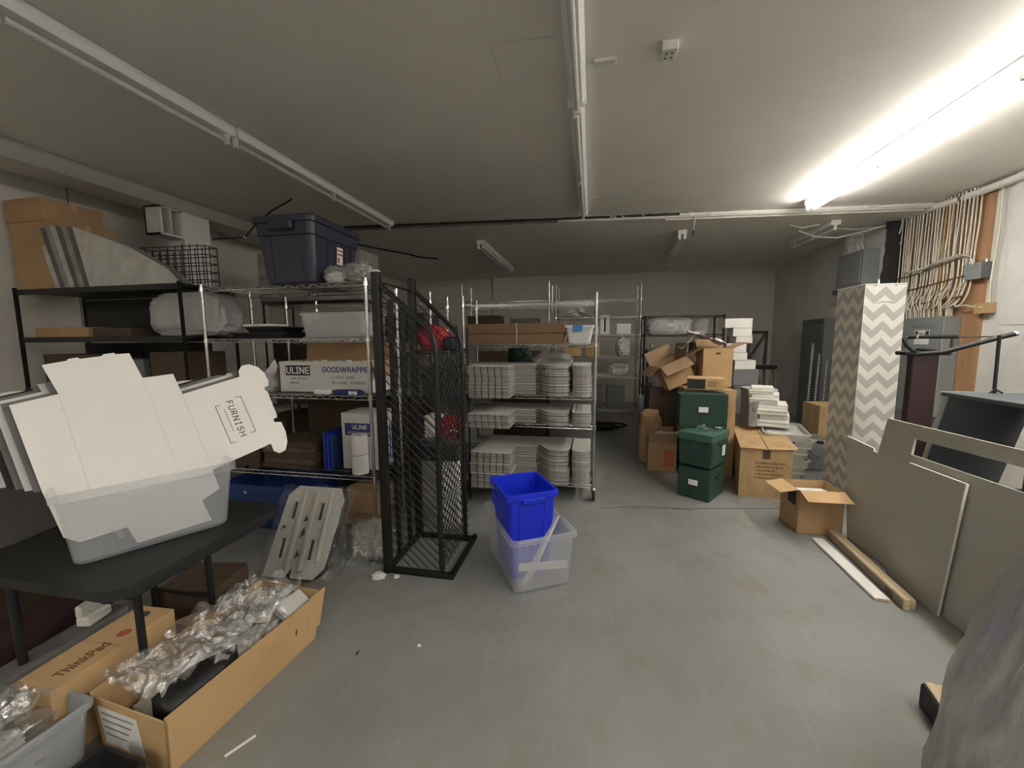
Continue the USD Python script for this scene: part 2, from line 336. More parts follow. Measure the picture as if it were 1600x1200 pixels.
while x < 4.0:                                   # torn edge of the ceiling boards and the strapping bared behind it
    w = r.uniform(.18, .5); x2 = min(4.05, x+w); y = seam((x+x2)/2)
    seg.append(prism(Polygon([(x, seam(x)), (x2, seam(x2)), (x2, seam(x2)-r.uniform(.012, .05)), (x, seam(x)-r.uniform(.012, .05))]), .004, CZ-.004)); x = x2
rag = [mv(frame(bx(0, 4.4, -.022, 0, 0, .022, .003), (-.45, seam(-.45), FZ+.004), (.996, .088, 0), (-.088, .996, 0), (0, 0, 1)), (0, 0, 0)), frame(bx(0, 3.0, 0, .04, 0, .02, .003), (.9, seam(.9)+.02, FZ-.02), (.996, .088, 0), (-.088, .996, 0), (0, 0, 1))]
sm = struct('trim_4', seg, 'raw_edge', 'torn edge of the ceiling boards at the seam')
part(sm, 'dark_gap', prism(Polygon([(-4.6, seam(-4.6)-.006), (4.0, seam(4.0)-.006), (4.0, seam(4.0)), (-4.6, seam(-4.6))]), .028, CZ-.03), 'dark_gap')
part(sm, 'strapping', rag, 'trim_paint')
part(sm, 'shade_strip', frame(bx(0, 4.05, -.004, 0, 0, .062), (-4.5, seam(-4.5), FZ-.001), (.9962, .0877, 0), (-.0877, .9962, 0), (0, 0, 1)), 'sheet_dark')  # dark strip stands in for the shade on the ceiling step
for k in range(9):
    xx = r.uniform(.1, 3.3); y = seam(xx)-.03
    part(sm, 'loose_shred', tube([(xx, y, CZ-.002), (xx+.02, y+.01, CZ-.02-r.uniform(0, .02)), (xx+.035, y-.01, CZ-.03)], .006, 5), 'white_paint')
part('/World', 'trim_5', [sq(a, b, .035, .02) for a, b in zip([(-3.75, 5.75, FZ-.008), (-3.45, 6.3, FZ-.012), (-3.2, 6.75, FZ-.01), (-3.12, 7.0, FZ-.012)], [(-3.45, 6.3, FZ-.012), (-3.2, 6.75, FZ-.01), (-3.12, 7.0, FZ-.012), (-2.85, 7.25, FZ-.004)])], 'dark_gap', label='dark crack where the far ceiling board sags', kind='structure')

# ------------------------------------------------------------------ ceiling lamps: strip fittings with bare tubes
def lamp(x, y0, y1, lit, label, top=CZ, group=None, pair=True, skew=0.0):
    t = thing('strip_light', label, 'ceiling light', (x, y0, top-.003), math.degrees(math.atan2(-skew, y1-y0)), group); L = y1-y0
    part(t, 'housing', prism(Polygon([(-.055, 0), (.055, 0), (.055, -.03), (.03, -.062), (-.03, -.062), (-.055, -.03)]), L) if False else frame(prism(Polygon([(-.055, 0), (.055, 0), (.055, -.03), (.03, -.062), (-.03, -.062), (-.055, -.03)]), L), (0, 0, 0), (1, 0, 0), (0, 0, 1), (0, 1, 0)), 'lamp_white')
    for s in ((-.036, .036) if pair else (0.0,)):
        for a, b in ((.03, L/2-.012), (L/2+.012, L-.03)):
            part(t, 'fluorescent_tube', tube([(s, a+.015, -.105), (s, b-.015, -.105)], .0185, 12), 'tube_lit' if lit else 'tube_off', smooth=40)
        for a in (.018, L/2, L-.018):
            part(t, 'lamp_holder', bx(s-.016, s+.016, a-.014, a+.014, -.13, -.05, .004), 'lamp_white')
    for a in (0, L): part(t, 'end_cap', bx(-.058, .058, a-.004, a+.004, -.066, 0, .002), 'lamp_white')
    return t
lamp(2.45, 2.97, 5.37, True, 'lit strip light on the right of the ceiling, its far end at the seam', group=None)
lamp(2.45, .52, 2.93, True, 'lit strip light at the top right, running out of the frame')
lamp(2.45, -1.93, .48, True, 'lit strip light of the right-hand row, overhead behind the viewer')
lamp(-.12, -3.95, -1.5, True, 'unseen fill strip light added in the middle row, far behind the viewer')  # fill lamp added out of view to lift the shadows
lamp(-2.69, -3.95, -1.5, True, 'unseen fill strip light added in the left-hand row, far behind the viewer')  # second added fill lamp, also out of view
lamp(-.126, 2.84, 5.18, False, 'unlit strip light down the middle of the ceiling, ending at the ceiling seam', pair=False)
lamp(-.115, .46, 2.82, False, 'unlit strip light of the middle row, nearest the viewer', pair=False)
lamp(-2.67, 2.70, 5.08, False, 'unlit strip light above the navy tote, left-hand row at the seam', pair=False)
lamp(-2.69, .28, 2.68, False, 'unlit strip light at the upper left, near part of the left-hand row', pair=False)
lamp(-1.70, 6.08, 8.45, False, 'unlit twin-tube strip light on the far ceiling left of the middle', top=FZ)
lamp(1.23, 6.15, 8.2, False, 'unlit twin-tube strip light on the far ceiling seen end-on', top=FZ, skew=.18)
lamp(3.1, 6.1, 7.2, False, 'unlit strip light on the far ceiling at the right near the hanging wires', top=FZ, pair=False)
# ceiling plates, pull rod
for (x, y, w, d, h, lb, holes) in ((0.05, 2.53, .125, .05, .02, 'flat white blank plate on the ceiling beside the middle strip light', 0), (.39, 2.49, .085, .105, .05, 'white outlet box standing proud of the ceiling right of the middle strip light', 4),
                                   (.0, 4.76, .085, .02, .012, 'narrow white plate on the ceiling beside the far end of the middle strip light', 0), (.29, 4.74, .20, .12, .006, 'thin square patch plate on the ceiling near the seam', 4)):
    t = thing('ceiling_plate', lb, 'electrical box', (x, y, CZ-h)); part(t, 'cover', box(0, 0, 0, w, d, h, .004), 'switch_white')
    for k in range(holes): part(t, 'socket_hole' if holes == 4 and h > .02 else 'screw', box((k % 2-.5)*w*.35, (k//2-.5)*d*.35, -.002, .008, .012, .004), 'ink' if h > .02 else 'white_paint')
t = thing('pull_rod', 'thin white rod with a dark tip hanging from the ceiling seam', 'rod', (1.25, 5.6, 2.82)); part(t, 'rod', bar((0, 0, .05), (.012, 0, FZ-2.82), .006), 'white_paint'); part(t, 'grip', tube([(0, 0, 0), (0, 0, .06)], .011), 'black_plastic')

# ------------------------------------------------------------------ wire racks
def wire_shelf(parent, x0, x1, y0, y1, z, mt, step=.028, deck=True):
    z0 = z-.028; fr = []
    for zz in (z, z0):
        fr += [bar((x0, y, zz), (x1, y, zz), .0038, 5) for y in (y0, y1)]+[bar((x, y0, zz), (x, y1, zz), .0038, 5) for x in (x0, x1)]
    n = max(4, int((x1-x0)/.05)); xs = np.linspace(x0, x1, n)
    for y in (y0, y1): fr.append(tube([(xx, y, z if k % 2 else z0) for k, xx in enumerate(xs)], .0028, 4))
    n = max(4, int((y1-y0)/.05)); ys = np.linspace(y0, y1, n)
    for x in (x0, x1): fr.append(tube([(x, yy, z if k % 2 else z0) for k, yy in enumerate(ys)], .0028, 4))
    s = part(parent, 'wire_shelf', fr, mt, smooth=40)
    if deck:
        d = [bar((x, y0, z+.001), (x, y1, z+.001), .0017, 4) for x in np.arange(x0+step, x1-.005, step)]+[bar((x0, y, z-.004), (x1, y, z-.004), .003, 4) for y in np.linspace(y0, y1, 5)[1:-1]]
        part(s, 'deck_wires', d, mt, kind='stuff')
    return s
def rack(label, x0, x1, y0, y1, top, shelves, m='chrome', post=None, feet='leveller', group=None, solid=False, step=.028, name='wire_rack', r=.0127):
    cx, cy2 = (x0+x1)/2, (y0+y1)/2; t = thing(name, label, 'shelving', (cx, cy2, 0), group=group); z0 = .13 if feet == 'caster' else .02
    a, b = (x1-x0)/2, (y1-y0)/2
    for sx in (-1, 1):
        for sy_ in (-1, 1):
            x, y = sx*a, sy_*b
            if solid: p = part(t, 'post', [bx(x-.016, x+.016, y-.002 if sy_ > 0 else y-.001, y+.002, 0, top), bx(x-.002 if sx > 0 else x-.002, x+.002, y-.016, y+.016, 0, top)], post or m)
            else:
                prof = [(r, z0), (r, top)]; p = part(t, 'post', [mv(lathe([(r*.2, z0), (r, z0+.002), (r, top-.004), (r*.6, top+.004), (0.001, top+.006)], 12), (x, y, 0))]+[mv(lathe([(r, 0), (r*1.07, .002), (r*1.07, .005), (r, .007)], 12), (x, y, zz)) for zz in np.arange(z0+.1, top-.02, .0508)], post or m, smooth=40)
                for zs in shelves: part(p, 'collar', mv(lathe([(r, -.03), (r*1.5, -.028), (r*1.35, .004), (r, .006)], 12), (x, y, zs)), 'black_plastic' if m == 'black_wire' else m, smooth=40)
                if feet == 'leveller': part(t, 'foot', mv(lathe([(r*1.3, 0), (r*1.3, .008), (r*.6, .012), (r*.6, .024)], 10), (x, y, 0)), 'chrome_dull')
                else:
                    c = part(t, 'caster', [mv(lathe([(.008, .10), (.024, .10), (.026, .118), (.02, .13)], 12), (x, y, 0)), bx(x-.018, x-.013, y-.02, y+.03, .05, .105, .002), bx(x+.013, x+.018, y-.02, y+.03, .05, .105, .002)], 'chrome_dull')
                    part(c, 'wheel', mv(frame(lathe([(.012, -.012), (.040, -.012), (.046, -.006), (.046, .006), (.040, .012), (.012, .012)], 18), (0, 0, 0), (0, 1, 0), (0, 0, 1), (1, 0, 0)), (x, y+.012, .046)), 'rubber', smooth=40)
    for zs in shelves:
        if solid: part(t, 'shelf_board', [bx(-a, a, -b, b, zs-.018, zs, .002), bx(-a, a, -b-.002, -b+.012, zs-.045, zs), bx(-a, a, b-.012, b+.002, zs-.045, zs)], m)
        else: wire_shelf(t, -a, a, -b, b, zs, m, step)
    return t
rack('black rack with solid shelves along the left, boxes and grey sheets on its top', -4.96, -3.20, 2.62, 3.10, 1.985, [.15, .62, 1.10, 1.555, 1.97], 'black_plastic', 'black_metal', solid=True, name='shelf_rack')
rack('chrome wire rack with the navy tote on top, nearest the viewer', -3.02, -1.60, 2.645, 3.10, 1.955, [.12, .475, 1.095, 1.525, 1.925], feet='leveller')
rack('chrome wire rack in the second row, behind the rack with the navy tote', -3.0, -1.47, 3.50, 3.95, 1.95, [.15, .55, 1.05, 1.50, 1.86], step=.04)
rack('dark wire rack in the third row at the left, with long grey boxes on top', -4.05, -2.6, 4.35, 4.85, 2.0, [.2, .7, 1.2, 1.62, 1.99], 'black_wire', step=.06)
trolley = rack('chrome wire trolley on casters loaded with stacks of die-cut boards', -1.205, .035, 3.655, 4.11, 1.92, [.155, .712, .985, 1.466, 1.845], feet='caster')
rack('tall chrome rack at the far left behind the loaded trolley', -2.32, -.74, 7.0, 7.55, 2.52, [.3, .9, 1.59, 2.20], step=.05)
rack('tall chrome rack with white boxes behind the right end of the loaded trolley', -.62, .79, 7.0, 7.55, 2.44, [.30, .875, 1.215, 1.59, 1.895, 2.185], 'chrome', 'chrome_dull', step=.05)
rack('low black rack against the back with bagged clear film on its top shelf', .86, 2.08, 7.0, 7.5, 1.89, [.25, .70, 1.23, 1.58, 1.885], 'black_wire', 'black_metal', step=.05, r=.016)

# ------------------------------------------------------------------ cartons
def carton(label, w, d, h, loc, rz=0, m='cardboard', flaps=None, inside='cardboard_inside', name='carton', group=None, tape=None, th=.005, tilt=None, cat='box'):
    """w, d, h; flaps: {side: (length, degrees from level)}; without flaps the box is shut"""
    t = thing(name, label, cat, loc, rz, group, tilt)
    if flaps is None:
        part(t, 'body', box(0, 0, 0, w, d, h-.004, .003), m)
        part(t, 'top_flap', bx(-w/2, w/2, -d/2, -.0015, h-.004, h, .001), m); part(t, 'top_flap', bx(-w/2, w/2, .0015, d/2, h-.004, h, .001), m)
        if tape: part(t, 'tape_strip', [bx(-w/2-.001, w/2+.001, -.025, .025, h, h+.0012), bx(-w/2-.0012, -w/2-.0002, -.025, .025, h*.75, h), bx(w/2+.0002, w/2+.0012, -.025, .025, h*.75, h)], tape)
    else:
        part(t, 'body', [bx(-w/2, w/2, -d/2, d/2, 0, th), bx(-w/2, -w/2+th, -d/2, d/2, 0, h), bx(w/2-th, w/2, -d/2, d/2, 0, h), bx(-w/2, w/2, -d/2, -d/2+th, 0, h), bx(-w/2, w/2, d/2-th, d/2, 0, h)], m)
        for s, (L, a) in flaps.items():
            if s in 'fb':
                f = bx(-w/2+.004, w/2-.004, 0, L, 0, .004, .001); f = rot(f, 'x', a); f = f if s == 'b' else rot(f, 'z', 180); f = mv(f, (0, d/2 if s == 'b' else -d/2, h))
            else:
                f = bx(0, L, -d/2+.004, d/2-.004, 0, .004, .001); f = rot(f, 'y', -a); f = f if s == 'r' else rot(f, 'z', 180); f = mv(f, (w/2 if s == 'r' else -w/2, 0, h))
            part(t, 'flap', f, inside)
    return t
def print_on(t, lines, o, ex, ez, m, h, gap=1.6, centre=False, name='printed_text', bold=True):
    """lettering printed on a face: o is the first line's left end, ex along the text, ez up"""
    ex, ez = np.asarray(ex, float), np.asarray(ez, float); n = np.cross(ex, ez)
    for k, s in enumerate(lines):
        if s: part(t, name, frame(text(s, h, .0008, bold, centre), np.asarray(o, float)-ez*h*gap*k, ex, ez, n), m)
def marks(t, o, ex, ez, m, w, rows, h, seed, name='print_line'):
    """lines of print too small to read"""
    ex, ez = np.asarray(ex, float), np.asarray(ez, float); n = np.cross(ex, ez); r = random.Random(seed)
    for k in range(rows):
        x, q = 0.0, []
        while x < w*r.uniform(.65, 1):
            L = r.uniform(.3, 1.1)*h; q.append(bx(x, x+L, 0, h*r.uniform(.75, 1), 0, .0006)); x += L+h*r.uniform(.15, .5)
        part(t, name, frame(join(*q), np.asarray(o, float)-ez*h*2.1*k, ex, ez, n), m)
# ================================================================== left: black rack and what stands on it
carton('wide brown carton on the black rack at the far left, under a flatter carton', .56, .46, .62, (-4.94, 3.01, 1.972), tape='cardboard_light')
carton('flat brown carton topmost on the black rack at the far left', .46, .46, .2, (-5.03, 3.01, 2.594), tape='cardboard_light')
carton('low brown carton end beside the wide carton on the black rack', .15, .4, .45, (-4.57, 3.02, 1.972), m='cardboard')
wh = ['rearmost', 'second', 'third', 'fourth', 'fifth', 'sixth', 'seventh']
for k in range(8):                     # fanned pile of felt-grey sheets leaning on the cartons
    dx = .076*k; top = .60-.012*k
    poly = Polygon([(dx, 0), (1.47, 0), (1.35, .09+.003*k), (.90+.01*k, .33-.004*k), (dx-.27+.012*k, top)])
    one('felt_sheet', 'mottled pale grey sheet in front of the fanned pile on the black rack' if k == 7 else f'{wh[k]} grey sheet{" from the back" if k else ""} in the fanned pile on the black rack', 'sheet',
        mv(rot(frame(prism(poly, .010), (0, 0, 0), (1, 0, 0), (0, 0, 1), (0, -1, 0)), 'x', -5), (0, 0, .003)), ('sheet_pale', 'sheet_dark', 'sheet_grey', 'sheet_pale', 'sheet_dark', 'sheet_grey', 'sheet_dark', 'sheet_pale')[k], loc=(-4.69, 2.755-.0135*k, 1.972))
t = thing('wire_basket', 'black wire basket standing behind the grey sheets beside the column', 'basket', (-3.62, 2.99, 1.972), 4)
for (a0, a1, b0, b1, fx) in ((-.33, .33, 0, .36, 'f'), (-.33, .33, 0, .36, 'b')):
    y = -.07 if fx == 'f' else .05
    part(t, 'wire_side', [bar((xx, y, b0), (xx, y, b1+.02*math.sin(xx*9)), .004, 5) for xx in np.linspace(a0, a1, 10)]+[bar((a0, y, zz), (a1, y, zz), .004, 5) for zz in np.linspace(.0, b1, 6)], 'black_wire')
part(t, 'wire_end', [bar((sx, -.07, zz), (sx, .05, zz), .004, 5) for sx in (-.33, .33) for zz in np.linspace(0, .36, 6)], 'black_wire')
t = thing('wrapped_bundle', 'big cloudy bundle wrapped in bubble film on the shelf between the two front racks', 'bundle', (-3.35, 2.875, 1.557))
part(t, 'bubble_film', blob(.70, .33, .385, 4, .10, 2.4, 4, .5), 'bubble', smooth=True); part(t, 'tail_of_film', mv(crumple(.3, .2, .03, 5, 22), (-.1, -.02, .375)), 'film_thick', smooth=True)
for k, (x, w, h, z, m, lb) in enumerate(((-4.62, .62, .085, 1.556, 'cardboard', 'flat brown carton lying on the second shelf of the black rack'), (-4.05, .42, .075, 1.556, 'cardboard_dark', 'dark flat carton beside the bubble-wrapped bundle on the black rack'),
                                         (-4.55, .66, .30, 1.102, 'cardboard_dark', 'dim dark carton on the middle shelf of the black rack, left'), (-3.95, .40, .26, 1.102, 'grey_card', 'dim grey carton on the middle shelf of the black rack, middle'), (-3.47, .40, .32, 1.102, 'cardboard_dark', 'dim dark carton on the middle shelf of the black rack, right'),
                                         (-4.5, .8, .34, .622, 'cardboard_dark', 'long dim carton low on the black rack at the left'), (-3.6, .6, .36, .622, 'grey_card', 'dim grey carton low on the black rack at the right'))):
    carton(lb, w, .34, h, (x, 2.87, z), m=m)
for (x, w, z, h, lb) in ((-4.28, 1.2, 1.557, .36, 'dark board added as shade at the back of the second shelf of the black rack'), (-4.2, 1.5, 1.103, .40, 'dark board added as shade at the back of the middle shelf of the black rack'), (-4.2, 1.5, .623, .44, 'dark board added as shade at the back of the low shelf of the black rack')): one('shade_board', lb, 'board', bx(-w/2, w/2, -.01, .01, 0, h, .002), 'dark_cloth', loc=(x, 3.07, z))  # boards added to darken the wall where the shelves lie in shade
t = thing('wall_cabinet', 'small white open-fronted cabinet hanging under the beam beside the white column', 'cabinet', (-4.62, 3.685, 2.66))
part(t, 'frame', [bx(-.1, -.085, -.12, .12, 0, .295), bx(-.1, .1, -.12, .12, 0, .016), bx(-.1, .1, -.12, -.095, 0, .295), bx(-.1, .1, .104, .12, 0, .295), bx(-.1, .1, -.12, .12, .28, .295)], 'white_paint'); part(t, 'divider', bx(-.09, .095, -.006, .006, .016, .28), 'white_paint'); part(t, 'ledge', bx(.1, .125, -.13, .12, -.008, .014, .003), 'white_paint')
for k, (z, lb) in enumerate(((2.006, 'long grey box under another on the dark rack behind the white column'), (2.302, 'long grey box topmost on the dark rack behind the white column'))):
    t = carton(lb, 1.42, .42, .29, (-3.42, 4.6, z), m='sheet_grey'); part(t, 'hand_slot', bx(-.02, .02, -.214, -.208, .06, .2, .002), 'ink')
t = thing('power_cable', 'thin black cable drooping from the beam to the wall behind the navy tote', 'cable'); part(t, 'cable', tube([(-4.5, 4.15, 2.74), (-4.2, 4.3, 2.78), (-3.9, 4.2, 2.92), (-3.6, 4.1, 3.0), (-3.3, 4.05, 3.08)], .009, 6), 'black_wire', smooth=True); part(t, 'staple', box(-4.2, 4.3, 2.77, .03, .03, .03, .004), 'white_plastic')

# ================================================================== chrome rack: contents from the top shelf down
t = thing('storage_tote', 'navy blue lidded plastic tote on top of the chrome rack', 'storage tote', (-2.185, 2.86, 1.931))
part(t, 'body', loft([(.200, .255, 0, .05), (.205, .26, .01, .05), (.226, .288, .33, .045), (.236, .298, .335, .045), (.240, .304, .425, .045), (.226, .29, .43, .045)], 8), 'navy_plastic', smooth=30)
part(t, 'lid', loft([(.246, .31, .418, .05), (.256, .32, .42, .055), (.256, .32, .455, .055), (.246, .31, .468, .05), (.20, .265, .468, .05), (.195, .26, .46, .05)], 8), 'navy_plastic', smooth=30)
part(t, 'grip', [bx(-.10, .10, -.335, -.30, .36, .428, .012)], 'navy_plastic'); part(t, 'grip', [bx(-.10, .10, .30, .335, .36, .428, .012)], 'navy_plastic')
for yy in (-.10, .11, .2):
    part(t, 'rib', sq((.2085, yy, .02), (.230, yy, .335), .012, .012, up=(1, 0, 0)), 'navy_plastic')
for xx in (-.12, .12): part(t, 'rib', sq((xx, -.262, .02), (xx, -.289, .33), .014, .012, up=(0, 1, 0)), 'navy_plastic')
st = part(t, 'sticker', frame(bx(-.035, .035, 0, .13, 0, .001), (.2225, .03, .17), (0, 1, 0), (.065, 0, .998), (.998, 0, -.065)), 'ink_pale', label='small red and white sticker')
part(st, 'sticker_print', [frame(bx(-.032, .032, .07+.03*k, .085+.03*k, .001, .0016), (.2225, .03, .17), (0, 1, 0), (.065, 0, .998), (.998, 0, -.065)) for k in range(2)]+[frame(bx(-.028, .0, .012, .055, .001, .0016), (.2225, .03, .17), (0, 1, 0), (.065, 0, .998), (.998, 0, -.065))], 'ink_red')
for k, (x, y, w, h, lb) in enumerate(((-1.865, 2.72, .16, .125, 'small clear film bag tucked against the navy tote'), (-1.70, 2.74, .22, .14, 'grey and clear film bag on the right end of the chrome rack top'))):
    t = thing('film_bag', lb, 'bag', (x, y, 1.931)); part(t, 'film', blob(w, .16, h, 11+k, .3, 3.5, 4, .8), 'film_thick', smooth=True)
    part(t, 'contents', mv(blob(w*.75, .11, h*.6, 21+k, .35, 3), (0, 0, .004)), 'grey_card' if k else 'paper', smooth=True)
    part(t, 'loose_end', mv(rot(crumple(w*.8, .12, .03, 31+k, 20), 'x', 35), (0, -.05, h*.8)), 'film_clear', smooth=True)
t = thing('storage_bin', 'cloudy plastic bin full of film on the second shelf of the chrome rack', 'storage bin', (-1.93, 2.87, 1.531))
part(t, 'bin', tub(.56, .36, .19, .94, .012, .003, .03), 'clear_tub', smooth=40); part(t, 'film_inside', mv(blob(.48, .28, .16, 41, .2, 3), (0, 0, .008)), 'film_thick', smooth=True); part(t, 'paper_inside', mv(blob(.2, .2, .13, 43, .2, 3), (.12, .0, .012)), 'paper', smooth=True)
for k, (x, w, z, lb, m) in enumerate(((-2.62, .52, 1.531, 'wide black tray on the second shelf of the chrome rack', 'black_plastic'), (-2.56, .36, 1.578, 'smaller black tray stacked on the wide black tray', 'black_plastic'))):
    one('tray', lb, 'tray', tub(w, .30, .045, .9, .01, .003, .02, .01), m, loc=(x, 2.86, z), smooth=40)
one('paper_pad', 'white pad lying on the black trays', 'paper', bx(-.13, .13, -.1, .1, 0, .02, .003), 'white_card', loc=(-2.64, 2.85, 1.625))
t = carton('open white carton printed with a large product name, on the chrome rack', .81, .32, .245, (-2.045, 2.90, 1.101), m='white_card_print', flaps={'b': (.15, 84), 'l': (.12, -70), 'r': (.12, -70)}, inside='cardboard')
part(t, 'carton_lining', [bx(-.398, .398, .148, .1535, .006, .25), bx(-.3985, -.395, -.15, .15, .006, .24), bx(.395, .3985, -.15, .15, .006, .24)], 'cardboard')
part(t, 'logo_panel', bx(-.345, -.125, -.1608, -.1598, .135, .215), 'ink'); print_on(t, ['ULINE'], (-.235, -.1612, .150), (1, 0, 0), (0, 0, 1), 'ink_pale', .05, centre=True, name='logo_letters')
print_on(t, ['GOODWRAPPERS'], (-.02, -.1606, .163), (1, 0, 0), (0, 0, 1), 'ink_blue', .040, name='product_name')
print_on(t, ['1-800-295-5510', 'uline.com'], (-.31, -.1606, .105), (1, 0, 0), (0, 0, 1), 'ink', .013, gap=2.6, name='small_print', bold=False); print_on(t, ['S-2167   CASE', '20 x 1000   90 GAUGE'], (.06, -.1606, .112), (1, 0, 0), (0, 0, 1), 'ink', .020, gap=2.0, name='size_print', bold=False)
for k in range(9): part(t, 'wrap_roll_end', mv(rot(lathe([(.012, 0), (.028, 0), (.028, .05), (.012, .05)], 12), 'x', 0), (-.30+.075*k, .05, .19+.004*(k % 3))), 'white_plastic')
t = thing('storage_bin', 'shallow clear tub of white paper left of the product carton on the third shelf', 'storage bin', (-2.66, 2.86, 1.101)); part(t, 'bin', tub(.34, .32, .16, .92, .012, .003, .03), 'clear_tub', smooth=40)
part(t, 'folded_sheet', frame(prism(Polygon([(-.16, 0), (.14, 0), (.0, .23)]), .004), (0, .02, .03), (1, 0, 0), (0, .25, .97), (0, -.97, .25)), 'paper'); part(t, 'crumpled_paper', mv(blob(.24, .22, .12, 51, .3, 3), (.0, -.02, .01)), 'paper', smooth=True)
for k, (x, w, m, lb) in enumerate(((-2.01, .15, 'paper', 'white packet lying in front of the product carton'), (-1.80, .24, 'ink_blue', 'blue and white packet in front of the product carton by the rack post'))):
    t = thing('packet', lb, 'packet', (x, 2.675, 1.101)); part(t, 'wrapper', mv(blob(w, .06, .04, 61+k, .12, 3, 3, .5), (0, 0, 0)), m, smooth=True)
    if k: part(t, 'pale_band', bx(.02, .09, -.031, -.027, .004, .03), 'ink_pale')
t = carton('white stretch-wrap carton with a blue printed panel on the fourth shelf of the chrome rack', .33, .27, .455, (-1.79, 2.925, .481), m='white_card_print', tape='sheet_pale')
part(t, 'logo_panel', bx(-.135, .12, -.1362, -.1352, .275, .375), 'ink_blue'); print_on(t, ['ULINE'], (-.005, -.1366, .328), (1, 0, 0), (0, 0, 1), 'ink_pale', .032, centre=True, name='logo_letters'); print_on(t, ['STRETCH WRAP'], (-.005, -.1366, .286), (1, 0, 0), (0, 0, 1), 'ink_pale', .020, centre=True, name='product_name', bold=False)
marks(t, (-.03, -.1358, .235), (1, 0, 0), (0, 0, 1), 'ink', .09, 1, .012, 5)
for k in range(5): part(t, 'side_print', bx(.1652, .1660, -.09+.035*k, -.07+.035*k, .06, .36), 'ink_blue')
for k, lb in enumerate(('lower of two white rolls stacked in front of the stretch-wrap carton', 'upper of two white rolls stacked in front of the stretch-wrap carton')):
    t = thing('paper_roll', lb, 'roll', (-1.752, 2.71, .481+.154*k)); part(t, 'roll', lathe([(.020, 0), (.060, 0), (.062, .004), (.062, .146), (.060, .15), (.020, .15)], 24), 'white_card', smooth=40); part(t, 'core', lathe([(.012, .002), (.0195, .002), (.0195, .151), (.012, .151)], 16), 'cardboard')
for k in range(3): one('file_folder', f'blue file folder, {["left", "middle", "right"][k]} of three standing beside the stretch-wrap carton', 'folder', bx(-.012, .012, -.12, .12, 0, .30-.012*k, .003), 'dull_blue_plastic' if k != 1 else 'blue_plastic', loc=(-2.085+.032*k, 2.86, .481))
for k in range(5): one('flat_box', f'{["bottom", "second", "third", "fourth", "topmost"][k]} flat dark box of the dim stack on the fourth shelf of the chrome rack', 'box', box(0, 0, 0, .47-.02*(k % 2), .32, .042, .003), 'dark_wood' if k % 2 else 'cardboard_dark', loc=(-2.40+.012*(k % 3), 2.85+.004*k, .481+.0432*k), rz=(k*37) % 7-3)
carton('dark carton at the left end of the fourth shelf of the chrome rack', .27, .32, .34, (-2.80, 2.86, .481), m='cardboard_dark')
t = thing('storage_tote', 'dull blue plastic tote on the floor under the chrome rack', 'storage tote', (-2.53, 2.80, 0)); part(t, 'body', tub(.82, .46, .37, .9, .018, .005, .05, .05), 'dull_blue_plastic', smooth=40); part(t, 'latch_button', mv(frame(lathe([(.014, 0), (.014, .006), (.009, .009), (.001, .01)], 14), (0, 0, 0), (1, 0, 0), (0, 0, 1), (0, -1, 0)), (-.17, -.216, .31)), 'white_plastic')
carton('brown carton on the floor under the right end of the chrome rack', .30, .26, .30, (-1.815, 2.92, 0), tape='cardboard_light')
t = thing('packing_block', 'grey moulded packing board with long slots, wrapped in film, against the chrome rack', 'packing foam', (-1.83, 2.07, 0), 3, tilt=('x', -29))
out = Polygon([(-.20, 0), (.14, 0), (.20, .07), (.235, .48), (.20, .56), (-.10, .565), (-.165, .50)])
holes = [sbox(-.112, .35, -.080, .46), sbox(.080, .35, .112, .46), sbox(-.134, .11, -.102, .23), sbox(.070, .11, .102, .23), Polygon([(-.025, .22), (.022, .26), (.01, .31), (-.018, .28)]), Polygon([(-.025, .33), (.02, .345), (.0, .39)]), Polygon([(-.035, .10), (.02, .13), (-.01, .175)]), Polygon([(-.165, .27), (-.12, .30), (-.155, .31)])]
face = out; ND = -.04
for hl in holes: face = face.difference(hl)
face = face.difference(Polygon([(-.01, 0), (-.06, 0), (-.01, .07)]))
part(t, 'moulded_face', frame(prism(face, .02), (0, -.04, 0), (1, 0, 0), (0, 0, 1), (0, -1, 0)), 'moulded_grey')
part(t, 'ridge', [bx(-.06, -.03, -.072, -.06, .02, .53, .006)], 'moulded_grey'); part(t, 'ridge', [bx(.03, .06, -.072, -.06, .04, .53, .006)], 'moulded_grey'); part(t, 'ridge', [bx(.14, .165, -.075, -.06, .1, .53, .006)], 'moulded_grey')
part(t, 'slot_shade_backing', frame(prism(out.buffer(-.004), .07), (0, .031, 0), (1, 0, 0), (0, 0, 1), (0, -1, 0)), 'ink')  # black plate stands in for the shade inside the slots
mk = frame(lathe([(.016, 0), (.016, .0012), (.001, .0014)], 14), (.045, -.0605, .045), (1.2, 0, 0), (0, 0, .6), (0, -1, 0)); part(t, 'moulded_mark', mk, 'ink')
v, f = crumple(.50, .60, .022, 71, 46, freq=16); part(t, 'film', [frame((v*[.86, .92, 1], f), (.015, -.086, .29), (1, 0, 0), (0, 0, 1), (0, -1, 0)), frame(crumple(.16, .58, .04, 73, 30, freq=22), (.24, -.02, .29), (0, 1, 0), (0, 0, 1), (1, 0, 0))], 'film_thin', smooth=True)
t = thing('film_heap', 'heap of clear film on the floor beside the moulded packing board', 'plastic film', (-1.50, 2.42, 0), 10); part(t, 'film', blob(.26, .24, .24, 81, .4, 3, 5, .9), 'film_clear', smooth=True); part(t, 'fold', mv(rot(crumple(.28, .3, .06, 83, 30, freq=14), 'x', 60), (.0, -.06, .12)), 'film_clear', smooth=True)
one('paper_scrap', 'crumpled white paper by the foot of the black grid rack', 'paper', blob(.075, .055, .035, 91, .5, 3, 3, .9), 'paper', loc=(-1.31, 2.165, 0), smooth=40)
